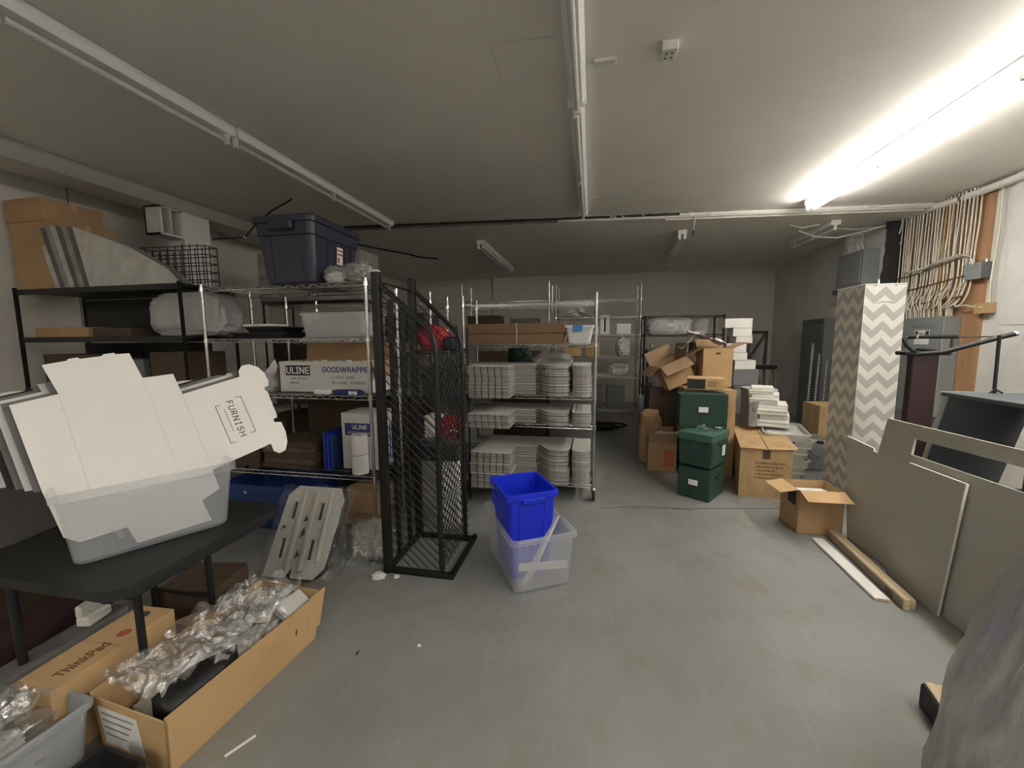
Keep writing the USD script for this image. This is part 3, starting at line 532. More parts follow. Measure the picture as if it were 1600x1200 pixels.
one('paper_scrap', 'small white crumb of foam against the base bar of the grid rack', 'paper', blob(.035, .03, .02, 93, .5, 3, 2, .9), 'foam_white', loc=(-1.20, 2.19, 0))
one('paper_scrap', 'thin white strip on the floor beside the open bag-filled carton', 'paper', rot(bx(-.05, .05, -.005, .005, 0, .003), 'z', 62), 'paper', loc=(-1.265, 1.10, 0))
one('floor_crumb', 'tiny white crumb on the bare floor in front', 'litter', blob(.016, .012, .008, 95, .3, 3, 2), 'paper', loc=(-.815, 1.681, 0))
one('floor_crumb', 'tiny dark peg on the bare floor in front', 'litter', bx(-.004, .004, -.012, .012, 0, .006, .001), 'ink', loc=(-1.09, 1.585, 0))
one('black_wedge', 'small black plastic wedge on the floor beside the grid rack foot', 'litter', prism(Polygon([(-.06, 0), (.05, -.02), (.05, .02)]), .03), 'black_plastic', loc=(-1.42, 2.33, 0))

# ================================================================== black grid display rack
t = thing('grid_rack', 'black metal grid display rack with sloping top bars, standing alone on the floor', 'display rack', (0, 0, 0))
gy0, gy1, xl, xr = 2.245, 2.73, -1.285, -.915
for y, zt in ((gy0, 1.915), (gy1, 1.935)):
    p = part(t, 'tall_post', bx(xl-.024, xl+.024, y-.024, y+.024, 0, zt, .003), 'black_metal'); part(p, 'cap', bx(xl-.022, xl+.022, y-.022, y+.022, zt, zt+.012, .005), 'white_plastic' if y == gy0 else 'black_plastic')
    part(t, 'front_bar', tube([(xr, y, .03), (xr, y, .6), (xr, y, 1.40), (xr-.002, y, 1.47), (xr-.02, y, 1.535), (xr-.06, y, 1.585), (xl+.02, y, zt-.07)], .0165, 8), 'black_metal', smooth=40)
    part(t, 'base_bar', bx(xl-.02, -.835, y-.018, y+.018, .0, .034, .003), 'black_metal')
    n = int((1.80-.1)/.058)
    for k in range(n):                   # rods sloping down towards the front bar
        za = 1.80-.058*k; slope = .93; xb = xr; zb = za-slope*(xr-xl)
        if zb < .06: xb = xl+(za-.06)/slope; zb = .06
        part(t, 'sloping_rod', bar((xl, y+.018, za), (xb+.02, y+.018, zb-.02*slope), .0036, 5), 'black_wire')
part(t, 'base_bar', bx(-.865, -.835, gy0, gy1+.05, .0, .034, .003), 'black_metal'); part(t, 'base_bar', bx(xl-.015, xl+.015, gy0, gy1, .0, .034, .003), 'black_metal')
for y in (2.405, 2.57):
    part(t, 'middle_post', bx(xl-.014, xl+.014, y-.014, y+.014, .034, 1.80-.2*(y-gy0), .002), 'black_metal')
part(t, 'top_tie', bar((xl, gy0, 1.86), (xl, gy1, 1.86), .008, 6), 'black_metal')
L = gy1-gy0
for s in (1, -1):                        # crossing rods of the right-hand side panel
    for k in range(-6, 23):
        z0 = .05+.065*k; a, b = gy0, gy1; za, zb = (z0, z0+L*.95) if s > 0 else (z0+L*.95, z0)
        lo, hi = .05, 1.42
        if max(za, zb) < lo+.03 or min(za, zb) > hi: continue
        def clip(yy, zz, y2, z2):
            if zz < lo: yy, zz = yy+(lo-zz)/(z2-zz)*(y2-yy), lo
            if zz > hi: yy, zz = yy+(hi-zz)/(z2-zz)*(y2-yy), hi
            return yy, zz
        p0, p1 = clip(a, za, b, zb), clip(b, zb, a, za)
        part(t, 'crossing_rod', bar((xr+.012*s, *p0), (xr+.012*s, p1[0]+.02*(p1[0] == gy1), p1[1]), .0034, 5), 'black_wire')
# narrow stand of bags and boxes behind the grid rack
sh = rack('narrow dark shelf of bags seen through the black grid rack', -1.46, -1.10, 3.16, 3.46, 1.62, [.12, .55, 1.0, 1.42], 'black_wire', step=.05, r=.01)
t = thing('cloth_bag', 'red cloth bundle on top of the narrow shelf behind the grid rack', 'bag', (-1.36, 3.3, 1.422)); part(t, 'cloth', blob(.24, .2, .21, 101, .25, 2.5), 'red_cloth', smooth=True); part(t, 'knot', mv(blob(.06, .05, .06, 103, .2, 3, 3), (.10, 0, .12)), 'paper', smooth=True)
t = thing('cloth_bag', 'red bag with a white stripe seen through the lower grid rods', 'bag', (-1.19, 3.24, .553)); part(t, 'cloth', blob(.17, .16, .31, 105, .12, 2, 4, .45), 'red_cloth', smooth=True); part(t, 'white_stripe', [tube([(-.07, -.083, .05), (-.03, -.087, .16), (.03, -.087, .19), (.08, -.08, .18)], .007, 6), tube([(-.08, -.082, .03), (.08, -.082, .07)], .006, 6)], 'paper')
one('white_box', 'white box beside the red striped bag behind the grid rack', 'box', box(0, 0, 0, .13, .18, .30, .004), 'white_card', loc=(-1.36, 3.28, .553))
for k, (x, z, w, h, m, lb) in enumerate(((-1.19, 1.003, .15, .36, 'green_fabric', 'dark green bag on the third shelf behind the grid rack'), (-1.36, 1.003, .15, .30, 'dark_cloth', 'black bag on the third shelf behind the grid rack'), (-1.17, 1.422, .12, .12, 'navy_plastic', 'dark blue bag on the top shelf behind the grid rack'))):
    t = thing('cloth_bag', lb, 'bag', (x, 3.26, z)); part(t, 'cloth', blob(w, .2, h, 111+k, .12, 2.2, 4, .5), m, smooth=True); part(t, 'seam', tube([(-w*.3, -.085, h*.8), (0, -.10, h*.75), (w*.3, -.085, h*.8)], .005, 5), m)
one('black_bin', 'black open bin low behind the grid rack', 'bin', tub(.30, .28, .22, .85, .012, .004, .03), 'black_plastic', loc=(-1.28, 3.31, .123), smooth=40)
t = thing('cloth_bag', 'black cloth bundle on top of the tall white and grey boxes behind the grid rack', 'bag', (-1.20, 2.97, .552)); part(t, 'cloth', blob(.34, .2, .16, 117, .3, 2.6), 'dark_cloth', smooth=True)
one('white_box', 'tall white foam box on the floor behind the grid rack', 'box', box(0, 0, 0, .13, .15, .55, .005), 'paper', loc=(-1.10, 2.95, 0), rz=8)
one('white_box', 'tall grey box on the floor left of the tall white box behind the grid rack', 'box', box(0, 0, 0, .16, .15, .548, .004), 'sheet_grey', loc=(-1.29, 2.96, 0), rz=4)
# ================================================================== near left: table, tub of carton blanks, cartons below
t = thing('table', 'small black table with rounded corners under the clear tub of carton blanks', 'table', (-1.775, 1.205, 0))
part(t, 'tabletop', prism(Polygon([(-.30, -.27), (.30, -.27), (.30, .27), (-.30, .27)]).buffer(.07), .035, .708), 'black_plastic'); part(t, 'apron', [bx(-.33, .33, -.28, .29, .67, .708, .01)], 'black_plastic')
for x, y in ((.02, -.05), (.03, .24), (-.31, .24), (-.31, -.22)): part(t, 'leg', tube([(x, y, .02), (x-.01, y, .67)], .014, 10), 'black_metal', smooth=40)
part(t, 'brace', tube([(.02, -.05, .56), (.03, .24, .54)], .008, 8), 'black_metal'); part(t, 'brace', tube([(.03, .24, .30), (-.31, .24, .30)], .008, 8), 'black_metal')
t = thing('storage_bin', 'cloudy clear plastic tub full of white carton blanks on the black table', 'storage bin', (-1.733, 1.22, .745), 60); part(t, 'bin', tub(.52, .38, .262, .90, .014, .003, .035, .03), 'cloudy_tub', smooth=40)
d_ = np.array([.5, .866, 0]); n_ = np.array([.866, -.5, 0]); ct, st_ = math.cos(math.radians(24)), math.sin(math.radians(24)); up_ = -n_*st_+np.array([0, 0, 1])*ct; N_ = np.cross(d_, up_)
blank = [(-.24, .576), (-.125, .605), (-.157, .721), (-.095, .735), (-.090, .742), (-.065, .748), (-.060, .741), (.0, .751), (.005, .759), (.035, .764), (.040, .757), (.08, .761), (.108, .649), (.206, .661), (.225, .565), (.445, .628),
         (.447, .660), (.463, .684), (.495, .690), (.530, .672), (.552, .640), (.562, .596), (.556, .572), (.538, .566), (.538, .552), (.549, .54), (.566, .41), (.548, .40), (.548, .386), (.578, .380), (.588, .33), (.586, .28), (.570, .240), (.542, .230), (.520, .246), (.514, .283), (.278, .216), (.29, .13), (.225, .10), (.245, .012), (.02, .004), (.0, .07), (-.12, .06), (-.155, .09), (-.19, .26)]
def carton_blank(k, label, off, du, dv, mat, group=None, clip=None):
    o = np.array([-1.643, 1.075, .762])-N_*off+d_*du+up_*dv; t = thing('carton_blank', label, 'carton blank', o, 0, group)
    g = Polygon(blank).buffer(.002).buffer(-.002)
    if clip is not None: g = g.intersection(clip)
    part(t, 'die_cut_sheet', frame(prism(g, .004), (0, 0, 0), d_, up_, N_), mat)
    return t
t = carton_blank(0, 'front white die-cut carton blank with a printed bracketed logo, leaning in the clear tub', 0, 0, 0, 'white_card')
onf = lambda m, h=.0042: frame(mv(m, (0, 0, h)), (0, 0, 0), d_, up_, N_)
def line2(a, b, w): a, b = np.array(a, float), np.array(b, float); e = (b-a)/np.linalg.norm(b-a); s = np.array([-e[1], e[0]]); return prism(Polygon([a-s*w/2, b-s*w/2, b+s*w/2, a+s*w/2]), .0005)
for a, b in (((-.125, .605), (-.06, .07)), ((.108, .649), (.19, .10)), ((.225, .565), (.278, .216))): part(t, 'crease', onf(line2(a, b, .0016)), 'white_card_print')
LG = (.392, .428); e1 = np.array([.17, -.985]); e2 = np.array([.985, .17])
def lg(a, b): return tuple(np.array(LG)+e1*a+e2*b)
fr_ = [line2(lg(-.095, .058), lg(.085, .058), .0022), line2(lg(-.095, .058), lg(-.095, .035), .0022), line2(lg(.085, .058), lg(.085, .035), .0022), line2(lg(-.075, -.05), lg(.105, -.05), .0022), line2(lg(-.075, -.05), lg(-.075, -.03), .0022), line2(lg(.105, -.05), lg(.105, -.03), .0022)]
part(t, 'logo_bracket', [onf(m) for m in fr_], 'ink')
ex3, ez3 = d_*e1[0]+up_*e1[1], d_*e2[0]+up_*e2[1]
wv = join(*[mv(text(c, .026, .0006, False), (-.078+.0262*i, 0, 0)) for i, c in enumerate('FURNISH')])
part(t, 'logo_letters', frame(wv, d_*LG[0]+up_*LG[1]+N_*.0044+ez3*(-.006), ex3, ez3, N_), 'ink')
part(t, 'logo_small_print', frame(join(*[bx(-.055+.0062*i, -.0515+.0062*i+.001*(i % 3), 0, .004, 0, .0006) for i in range(18)]), d_*LG[0]+up_*LG[1]+N_*.0044+ez3*(-.024), ex3, ez3, N_), 'sheet_grey')
for k in range(1, 7):
    lb = 'grey carton blank, rearmost in the clear tub' if k == 6 else f'{["first", "second", "third", "fourth", "fifth"][k-1]} carton blank behind the printed one in the clear tub, edge showing'
    t = carton_blank(k, lb, .022*k+(.012 if k > 3 else 0), -.020*k, .014*k, 'grey_card' if k in (1, 3, 6) else 'white_card_print' if k != 4 else 'dark_cloth', clip=sbox(-.30, .25, .7, .66-.012*k).union(sbox(-.10+.02*k, .012, .22, .26)))
# dark things left of and under the table
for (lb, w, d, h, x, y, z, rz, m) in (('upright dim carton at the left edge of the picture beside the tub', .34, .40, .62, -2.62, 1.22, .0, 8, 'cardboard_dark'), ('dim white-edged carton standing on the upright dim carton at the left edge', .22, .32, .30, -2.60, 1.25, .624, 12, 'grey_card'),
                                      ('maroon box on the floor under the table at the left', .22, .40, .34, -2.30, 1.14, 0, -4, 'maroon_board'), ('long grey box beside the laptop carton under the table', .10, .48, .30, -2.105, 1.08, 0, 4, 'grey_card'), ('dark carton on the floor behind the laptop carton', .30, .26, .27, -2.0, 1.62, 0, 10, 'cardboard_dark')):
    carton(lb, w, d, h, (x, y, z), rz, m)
one('foam_corner', 'pale foam corner piece on the long grey box under the table', 'packing foam', join(bx(-.03, .03, -.05, .05, 0, .04, .006), bx(-.03, -.005, -.05, .05, .04, .09, .006)), 'foam_white', loc=(-2.11, 1.22, .302), rz=14)
t = carton('laptop carton with a product name printed along its lid, on the floor under the table', .185, .44, .29, (-1.935, 1.13, 0), 3, 'cardboard_light')
print_on(t, ['ThinkPad'], (.045, -.165, .2906), (0, .82, 0), (-1.15, 0, 0), 'ink_brown', .034); part(t, 'red_dot', mv(lathe([(.024, 0), (.024, .0006)], 20), (.03, .06, .2903)), 'ink_red'); part(t, 'dark_dot', mv(lathe([(.026, 0), (.026, .0006)], 20), (-.01, .165, .2903)), 'dark_cloth')
one('carton_corner', 'small folded brown carton offcut between the laptop carton and the open carton', 'cardboard', prism(Polygon([(-.06, -.03), (.06, -.04), (.0, .08)]), .16), 'cardboard_light', loc=(-1.905, 1.45, 0))
t = thing('carton', 'long open brown carton heaped with clear film bags on the floor in front', 'box', (-1.560, 1.315, 0), -5)
w2, d2, hh, th = .172, .335, .25, .006
flare = lambda m: (lambda v, f: (v+np.c_[v[:, 2]*.16*(v[:, 0] > .14), v[:, 2]*.08*np.sign(v[:, 1])*(np.abs(v[:, 1]) > .3), np.zeros(len(v))], f))(*arr(m))
part(t, 'body', [bx(-w2, w2, -d2, d2, 0, th)]+[flare(m) for m in (bx(-w2, -w2+th, -d2, d2, 0, hh), bx(w2-th, w2, -d2, d2, 0, hh), bx(-w2, w2, -d2, -d2+th, 0, hh-.02), bx(-w2, w2, d2-th, d2, 0, hh))], 'cardboard_light')
part(t, 'corner_flap', flare(bx(w2-.004, w2+.002, d2-.06, d2+.02, .06, hh+.01, .001)), 'cardboard_light')
lb_ = part(t, 'paper_label', flare(bx(-.14, .06, -d2-.0016, -d2-.0004, .04, .20)), 'paper', label='white paper label with lines of small print'); part(lb_, 'label_print', [flare(bx(-.13, .04-.02*k, -d2-.0022, -d2-.0015, .172-.03*k, .179-.03*k)) for k in range(4)], 'sheet_grey')
marks(t, (w2+.010+.001, -.20, .085), (0, 1, 0), (.158, 0, .987), 'ink', .20, 2, .012, 8); part(t, 'dark_scuff', flare(bx(w2, w2+.0012, .20, .206, .12, .15)), 'ink')
def inbag(name, lb, mesh, m, pos, rz=0, extra=None):
    t = thing(name, lb, 'bag' if 'film' in name else 'packing', pos, rz); part(t, 'film' if 'film' in name else 'body', mesh, m, smooth=True)
    if extra: part(t, 'pale_contents', extra, 'foam_white', smooth=True)
inbag('film_bag', 'large shiny clear film bag in the middle of the long open carton', join(mv(crumple(.33, .52, .085, 132, 90, freq=11), (.0, 0, .255)), mv(crumple(.32, .50, .09, 139, 80, freq=9), (.01, .02, .20))), 'film_clear', (-1.575, 1.25, .01), -5, blob(.28, .42, .15, 133, .25, 3))
inbag('film_bag', 'clear film bag at the far end of the long open carton', join(blob(.28, .20, .22, 134, .32, 3.2, 5, .8), mv(crumple(.30, .24, .09, 135, 50, freq=14), (0, 0, .25))), 'film_clear', (-1.56, 1.52, .01), 5, blob(.2, .14, .17, 136, .25, 3))
for k, (x, y, z, ry) in enumerate(((-1.43, 1.57, .20, 25), (-1.52, 1.58, .22, -20), (-1.50, 1.47, .235, 12))): one('packing_piece', f'white folded packing piece {["by the far right corner", "by the far end", "lying on the film bags"][k]} of the long open carton', 'packing', rot(bx(-.05, .05, -.07, .07, 0, .035, .004), 'y', ry), 'white_card_print', loc=(x, y, z), rz=20*k-15)
inbag('packing_piece', 'black plastic piece in the near right corner of the long open carton', prism(Polygon([(-.05, -.13), (.05, -.13), (.06, .05), (.01, .15), (-.06, .02)]), .09), 'black_plastic', (-1.462, 1.13, .15), -4)
t = thing('storage_bin', 'pale grey plastic bin in the bottom left corner of the picture', 'storage bin', (-1.95, .70, 0), -4); part(t, 'bin', tub(.46, .56, .25, .92, .012, .004, .03), 'pale_bin', smooth=40)
inbag('film_bag', 'shiny film bag heaped in the pale grey bin at the bottom left', join(blob(.38, .48, .30, 143, .3, 3.2, 5, .8), mv(crumple(.36, .4, .07, 144, 50, freq=15), (0, 0, .27))), 'film_thick', (-1.96, .70, .012), 0, blob(.3, .3, .22, 145, .3, 3))
t = thing('storage_bin', 'small dark bin at the bottom of the picture in front of the long open carton', 'storage bin', (-1.53, .83, 0), -5); part(t, 'bin', tub(.22, .17, .13, .9, .01, .004, .02), 'black_plastic', smooth=40)

# ================================================================== loaded trolley
def notched(x0, x1, y, n=5): q = []; [q.extend([(x-.005, y), (x-.004, y+.022), (x+.004, y+.022), (x+.005, y)]) for x in np.linspace(x0, x1, n+2)[1:-1]]; return q
shapeA = Polygon([(-1.165, 4.08), (-1.165, 3.74), (-1.075, 3.74), (-1.075, 3.40)]+notched(-1.075, -.705, 3.40)+[(-.705, 3.40), (-.705, 3.70), (-.505, 3.70), (-.505, 3.78), (-.485, 3.78), (-.40, 3.63), (-.37, 3.605), (-.31, 3.59), (-.23, 3.60), (-.20, 3.625), (-.185, 3.68), (-.185, 4.08)])
shapeB = Polygon([(-.165, 4.08), (-.165, 3.66), (-.16, 3.615), (-.13, 3.595), (-.08, 3.585), (-.04, 3.595), (-.01, 3.62), (.0, 3.665), (.0, 4.08)])
ordn = ['bottom', 'second', 'third', 'fourth', 'fifth']
def bundle(shape, th, seed, lb, x, y, z):
    r = random.Random(seed); n = max(6, int(th/.008)); m = []; c = shape.centroid
    for k in range(n):
        s = shape.buffer(-.0015*r.random(), join_style=2); m.append(mv(prism(s, th/n*.9, th/n*k), (r.uniform(-.003, .003)-c.x, r.uniform(-.004, .004)-c.y, 0)))
    t = thing('board_bundle', lb, 'stack of boards', (c.x+x, c.y+y, z)); part(t, 'board_layers', m, 'board')
    top = mv(prism(shape.buffer(.003, join_style=2), .0034, th-.0005), (-c.x, -c.y, 0)); part(t, 'top_board', top, 'board_pale')
for zs, ths, nm in ((.988, (.052, .050, .034, .066, .068), 'upper'), (.715, (.055, .070), 'middle'), (.158, (.14, .085, .095), 'lower')):
    z = zs
    for k, h in enumerate(ths):
        o = 'top' if k == len(ths)-1 else ordn[k]; w_ = '' if k in (0, len(ths)-1) else ' from the bottom'
        bundle(shapeA, h, 200+k, f'{o}{w_} wide tabbed bundle of grey boards on the trolley, {nm} loaded shelf', random.Random(k+int(zs*100)).uniform(-.012, .006), random.Random(k*3+int(zs*90)).uniform(-.02, .012), z)
        bundle(shapeB, h, 300+k, f'{o}{w_} narrow round-ended bundle of grey boards on the trolley, {nm} loaded shelf', random.Random(k*7+int(zs*70)).uniform(-.003, .004), random.Random(k*5+int(zs*60)).uniform(-.012, .01), z)
        z += h+.0035
for k, lb in enumerate(('lower of two long brown flat cartons on the second shelf of the loaded trolley', 'upper of two long brown flat cartons on the second shelf of the loaded trolley')):
    t = thing('flat_carton', lb, 'box', (-.72, 3.87, 1.469+.096*k)); part(t, 'body', box(0, 0, 0, .92, .36, .093, .003), 'carton_brown')
    part(t, 'ragged_end', [mv(rot(bx(0, .012, -.17+.03*i, -.145+.03*i, .005, .085, .001), 'y', random.Random(i+k*9).uniform(-12, 22)), (.461, 0, 0)) for i in range(11)], 'cardboard_worn')
    part(t, 'string', [sq((.02+.01*k, -.181, .0), (.03-.01*k, -.181, .094), .006, .003, up=(0, 1, 0)), sq((.02, -.18, .0945), (.02, .18, .0945), .006, .003)], 'paper')
t = thing('basket', 'white plastic basket with blue tape on the second shelf of the loaded trolley', 'basket', (-.115, 3.86, 1.469)); part(t, 'basket', tub(.275, .36, .165, .80, .012, .004, .03), 'white_plastic', smooth=40); part(t, 'blue_tape', bx(-.055, .03, -.186, -.178, .11, .168, .002), 'tape_blue')
t = thing('cloth_bag', 'small green cloth bundle behind the top bundles of the loaded trolley', 'bag', (-.80, 4.42, 1.10)); part(t, 'cloth', blob(.24, .2, .34, 151, .25, 3), 'green_fabric', smooth=True)
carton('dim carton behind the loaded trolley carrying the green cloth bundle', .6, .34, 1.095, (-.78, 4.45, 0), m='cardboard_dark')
t = thing('film_bag', 'heap of clear film behind the top bundles of the loaded trolley', 'bag', (-.42, 4.42, 1.10)); part(t, 'film', blob(.4, .26, .26, 153, .3, 3), 'film_thick', smooth=True)
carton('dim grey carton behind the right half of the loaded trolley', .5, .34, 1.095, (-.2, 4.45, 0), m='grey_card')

# ================================================================== blue bin in the clear tub
t = thing('storage_bin', 'clear plastic tub on the open floor with a blue bin standing in it', 'storage bin', (-.405, 2.485, 0), 30); part(t, 'bin', tub(.43, .64, .35, .91, .016, .0035, .03, .03), 'clear_tub', smooth=40)
part(t, 'rim_clip', [bx(-.17+.05*k, -.164+.05*k, -.322, -.314, .30, .35) for k in range(4)]+[bx(-.175, -.01, -.323, -.318, .335, .352, .002)], 'clear_tub')
t = thing('recycling_bin', 'bright blue open plastic bin standing in the clear tub', 'bin', (-.430, 2.467, .016), 30); part(t, 'body', tub(.350, .395, .56, .80, .016, .004, .03, .035), 'blue_plastic', smooth=40)
for sx in (-1, 1): part(t, 'side_ridge', sq((sx*.075, -.148, .05), (sx*.085, -.178, .50), .012, .012, up=(0, 1, 0)), 'blue_plastic')
part(t, 'handle_lip', bx(-.07, .07, -.207, -.186, .50, .53, .004), 'blue_plastic'); part(t, 'side_handle', bx(-.192, -.176, -.06, .06, .43, .52, .004), 'blue_plastic')
a_ = math.radians(30); E1 = np.array([math.cos(a_), math.sin(a_), 0]); E2 = np.array([-math.sin(a_), math.cos(a_), 0]); C0 = np.array([-.40, 2.477, 0]); P3 = lambda x, y, z: C0+E1*x+E2*y+np.array([0, 0, z])
one('white_strip', 'white strip lying crosswise against the near wall of the clear tub', 'strip', sq(P3(-.155, -.235, .165), P3(.155, -.235, .13), .010, .032, up=tuple(E2)) if False else sq(P3(-.155, -.258, .165), P3(.165, -.258, .125), .012, .046), 'white_paint')
one('white_strip', 'white strip standing diagonally in the clear tub, behind the crosswise strip', 'strip', sq(P3(-.12, -.24, .035), P3(.14, -.15, .385), .012, .038, up=tuple(E2)), 'white_paint')
one('white_strip', 'second diagonal white strip in the clear tub, nearest the blue bin', 'strip', sq(P3(-.07, -.205, .035), P3(.16, -.13, .385), .012, .030, up=tuple(E2)), 'white_paint')
# ================================================================== middle ground: green boxes and cartons
def green_box(label, loc, rz, w=.30, d=.38, h=.31, lid=True, holder=True, tilt=None, bulge=0.0, print_patch=False):
    t = thing('fabric_box', label, 'storage box', loc, rz, 'green fabric boxes' if False else None, tilt)
    part(t, 'body', loft([(w/2-.006, d/2-.006, 0, .012), (w/2-.002, d/2-.002, .01, .014), (w/2+bulge, d/2, h*.55, .016), (w/2, d/2, h-.02, .016), (w/2-.006, d/2-.006, h-.02, .014)], 4), 'green_fabric', smooth=35)
    if lid: part(t, 'lid', loft([(w/2+.005, d/2+.005, h-.065, .014), (w/2+.007, d/2+.007, h-.062, .016), (w/2+.007, d/2+.007, h-.006, .016), (w/2-.001, d/2-.001, h, .012)], 4), 'green_fabric', smooth=35)
    if holder:
        hz = h*.52; q = part(t, 'label_holder', bx(-.052, .052, -d/2-.006-bulge*0, -d/2+.002, hz-.035, hz+.035, .002), 'black_plastic'); part(q, 'label_card', bx(-.044, .044, -d/2-.0075, -d/2-.005, hz-.026, hz+.027), 'paper')
    hd = part(t, 'handle', tube([(w/2+.002, -.06, h*.70), (w/2+.014, -.04, h*.66), (w/2+.014, .04, h*.66), (w/2+.002, .06, h*.70)], .009, 6), 'black_plastic', smooth=40)
    return t
green_box('dark green fabric box at the bottom of the stack, standing on the floor', (1.062, 4.032, 0), -34.5, lid=False)
t = green_box('dark green fabric box in the middle of the stack, its lid painted paler as lit, showing scraps', (1.075, 4.045, .313), -37, h=.31, lid=False, holder=False, bulge=.012)
part(t, 'lid', loft([(.160, .20, .245, .014), (.163, .203, .25, .016), (.163, .203, .312, .016), (.155, .195, .318, .012)], 4), 'green_lid_lit', label='green lid painted paler as lit', smooth=35); part(t, 'torn_label', bx(.163, .1665, .02, .09, .09, .19, .001), 'paper')
one('film_scrap', 'small crumpled clear scrap on the lid of the middle green box', 'litter', crumple(.12, .10, .04, 161, 20, freq=26), 'film_clear', loc=(1.06, 3.98, .668), smooth=True)
one('paper_scrap', 'white scrap on the edge of the middle green box lid, by the upper green box', 'paper', crumple(.06, .05, .02, 163, 12, freq=26), 'paper', loc=(1.20, 4.03, .655), smooth=True)
green_box('dark green fabric box standing on top of the stack, facing the viewer', (1.085, 4.235, .634), -4, w=.44, d=.25, h=.35, lid=False)
carton('plain brown carton behind the top green box', .50, .44, .955, (1.27, 4.80, 0), 0, 'cardboard_worn', tape='cardboard_dark')
t = carton('small carton on its side with a dark open end, on the green stack', .34, .30, .115, (1.17, 4.45, .988), -14, 'cardboard_light', tape=None)
part(t, 'dark_opening', bx(-.165, .0, -.1515, -.1502, .008, .107), 'ink'); marks(t, (.03, -.1512, .07), (1, 0, 0), (0, 0, 1), 'ink_brown', .1, 2, .014, 9)
t = carton('tall brown carton with its flaps open and white foam sheet inside', .31, .38, .44, (1.41, 5.06, .958), -2, 'cardboard_light', flaps={'l': (.16, -28), 'r': (.16, 22), 'b': (.15, 40)})
part(t, 'hand_hole', bx(-.025, .025, -.1912, -.19, .37, .39), 'cardboard_dark')
t = thing('foam_sheet', 'crumpled white foam sheet spilling from the tall open carton', 'packing foam', (1.34, 5.06, 1.36)); part(t, 'sheet', mv(rot(crumple(.40, .32, .05, 165, 30, freq=6), 'y', 20), (-.03, 0, .14)), 'foam_white', smooth=True); part(t, 'fold', mv(rot(crumple(.24, .30, .05, 167, 24, freq=6), 'y', -48), (-.20, -.01, .11)), 'foam_white', smooth=True)
carton('dark carton under the tipped open cartons at the back of the pile', .46, .46, .92, (.93, 5.30, 0), 0, 'cardboard_dark')
t = carton('brown open carton tipped towards the left on the back of the pile', .34, .34, .30, (1.02, 5.12, .965), 12, 'cardboard', flaps={'f': (.17, -35), 'l': (.16, -20), 'r': (.15, 60), 'b': (.16, 75)}, tilt=('y', -24)); part(t, 'film_inside', mv(blob(.24, .24, .22, 171, .3, 3), (0, 0, .03)), 'film_thick', smooth=True)
carton('small brown open carton behind the tipped carton, its flap standing up', .26, .26, .28, (1.17, 5.46, .925), -12, 'cardboard', flaps={'f': (.13, -30), 'b': (.13, 85), 'l': (.13, 80), 'r': (.13, 20)})
carton('light brown carton behind the pile of open cartons', .30, .2, .42, (1.05, 5.86, .9), 0, 'cardboard_worn'); carton('dim carton under the light brown carton behind the pile', .5, .3, .898, (1.05, 5.72, 0), 0, 'cardboard_dark')
t = thing('film_bag', 'small film bag hanging out of the tipped carton', 'bag', (.80, 5.12, .925)); part(t, 'film', blob(.14, .12, .16, 173, .35, 3), 'film_clear', smooth=True)
t = carton('brown carton with white paper inside, left of the green boxes', .31, .30, .33, (.815, 4.80, 0), -4, 'cardboard', flaps={'f': (.13, 68), 'b': (.13, 80)})
part(t, 'red_mark', bx(.02, .12, -.1512, -.1503, .06, .25), 'ink_red'); part(t, 'dark_slot', rot(bx(-.08, .06, -.2335, -.2325, .285, .297), 'x', 0), 'ink') if False else None
part(t, 'paper_inside', mv(crumple(.27, .26, .05, 175, 24, freq=9), (.06, .03, .39)), 'paper', smooth=True)
t = thing('paper_sack', 'crumpled kraft paper sack behind the carton of white paper', 'bag', (.72, 5.05, 0)); part(t, 'sack', blob(.24, .18, .66, 177, .2, 2.5, 4, .5), 'cardboard', smooth=True)
t = thing('carton', 'large worn brown carton with rows of print, right of the green boxes', 'box', (0, 0, 0))
q = [(1.40, 4.03), (1.835, 4.00), (2.13, 5.02), (1.67, 5.08)]; bd = prism(Polygon(q), .47)
part(t, 'body', bd, 'cardboard_worn')
def quad(a, b, c, d, th): a, b, c, d = map(np.array, (a, b, c, d)); n = np.cross(b-a, d-a).astype(float); n /= np.linalg.norm(n); v = np.vstack([a, b, c, d, a+n*th, b+n*th, c+n*th, d+n*th]); return v, np.array([[0, 2, 1], [0, 3, 2], [4, 5, 6], [4, 6, 7], [0, 1, 5], [0, 5, 4], [1, 2, 6], [1, 6, 5], [2, 3, 7], [2, 7, 6], [3, 0, 4], [3, 4, 7]])
mid0, mid1 = (1.6175, 4.015, .472), (1.865, 5.06, .472)
part(t, 'top_flap', quad((1.385, 4.0, .482), (1.61, 3.99, .474), (1.885, 5.05, .472), (1.66, 5.08, .472), .005), 'cardboard_worn'); part(t, 'top_flap', quad((1.625, 3.99, .474), (1.865, 3.97, .484), (2.14, 5.02, .474), (1.895, 5.05, .472), .005), 'cardboard_worn')
part(t, 'tape_strip', [frame(bx(-.03, .03, -.0012, 0, .38, .465), (1.62, 4.0135, 0), (.9976, -.069, 0), (.069, .9976, 0), (0, 0, 1))], 'cardboard_dark')
marks(t, (1.53, 4.0200, .33), (.9976, -.069, 0), (0, 0, 1), 'ink_brown', .25, 5, .017, 11)
t = carton('small open brown carton on the floor before the leaning grey boards', .315, .265, .345, (1.725, 3.44, 0), 2, 'cardboard', flaps={'f': (.13, -20), 'l': (.13, -12)}, inside='cardboard_light')
part(t, 'paper_inside', bx(-.15, .15, -.12, .12, .20, .28), 'paper'); part(t, 'dark_mark', bx(-.1587, -.1577, -.10, .02, .21, .33), 'ink')
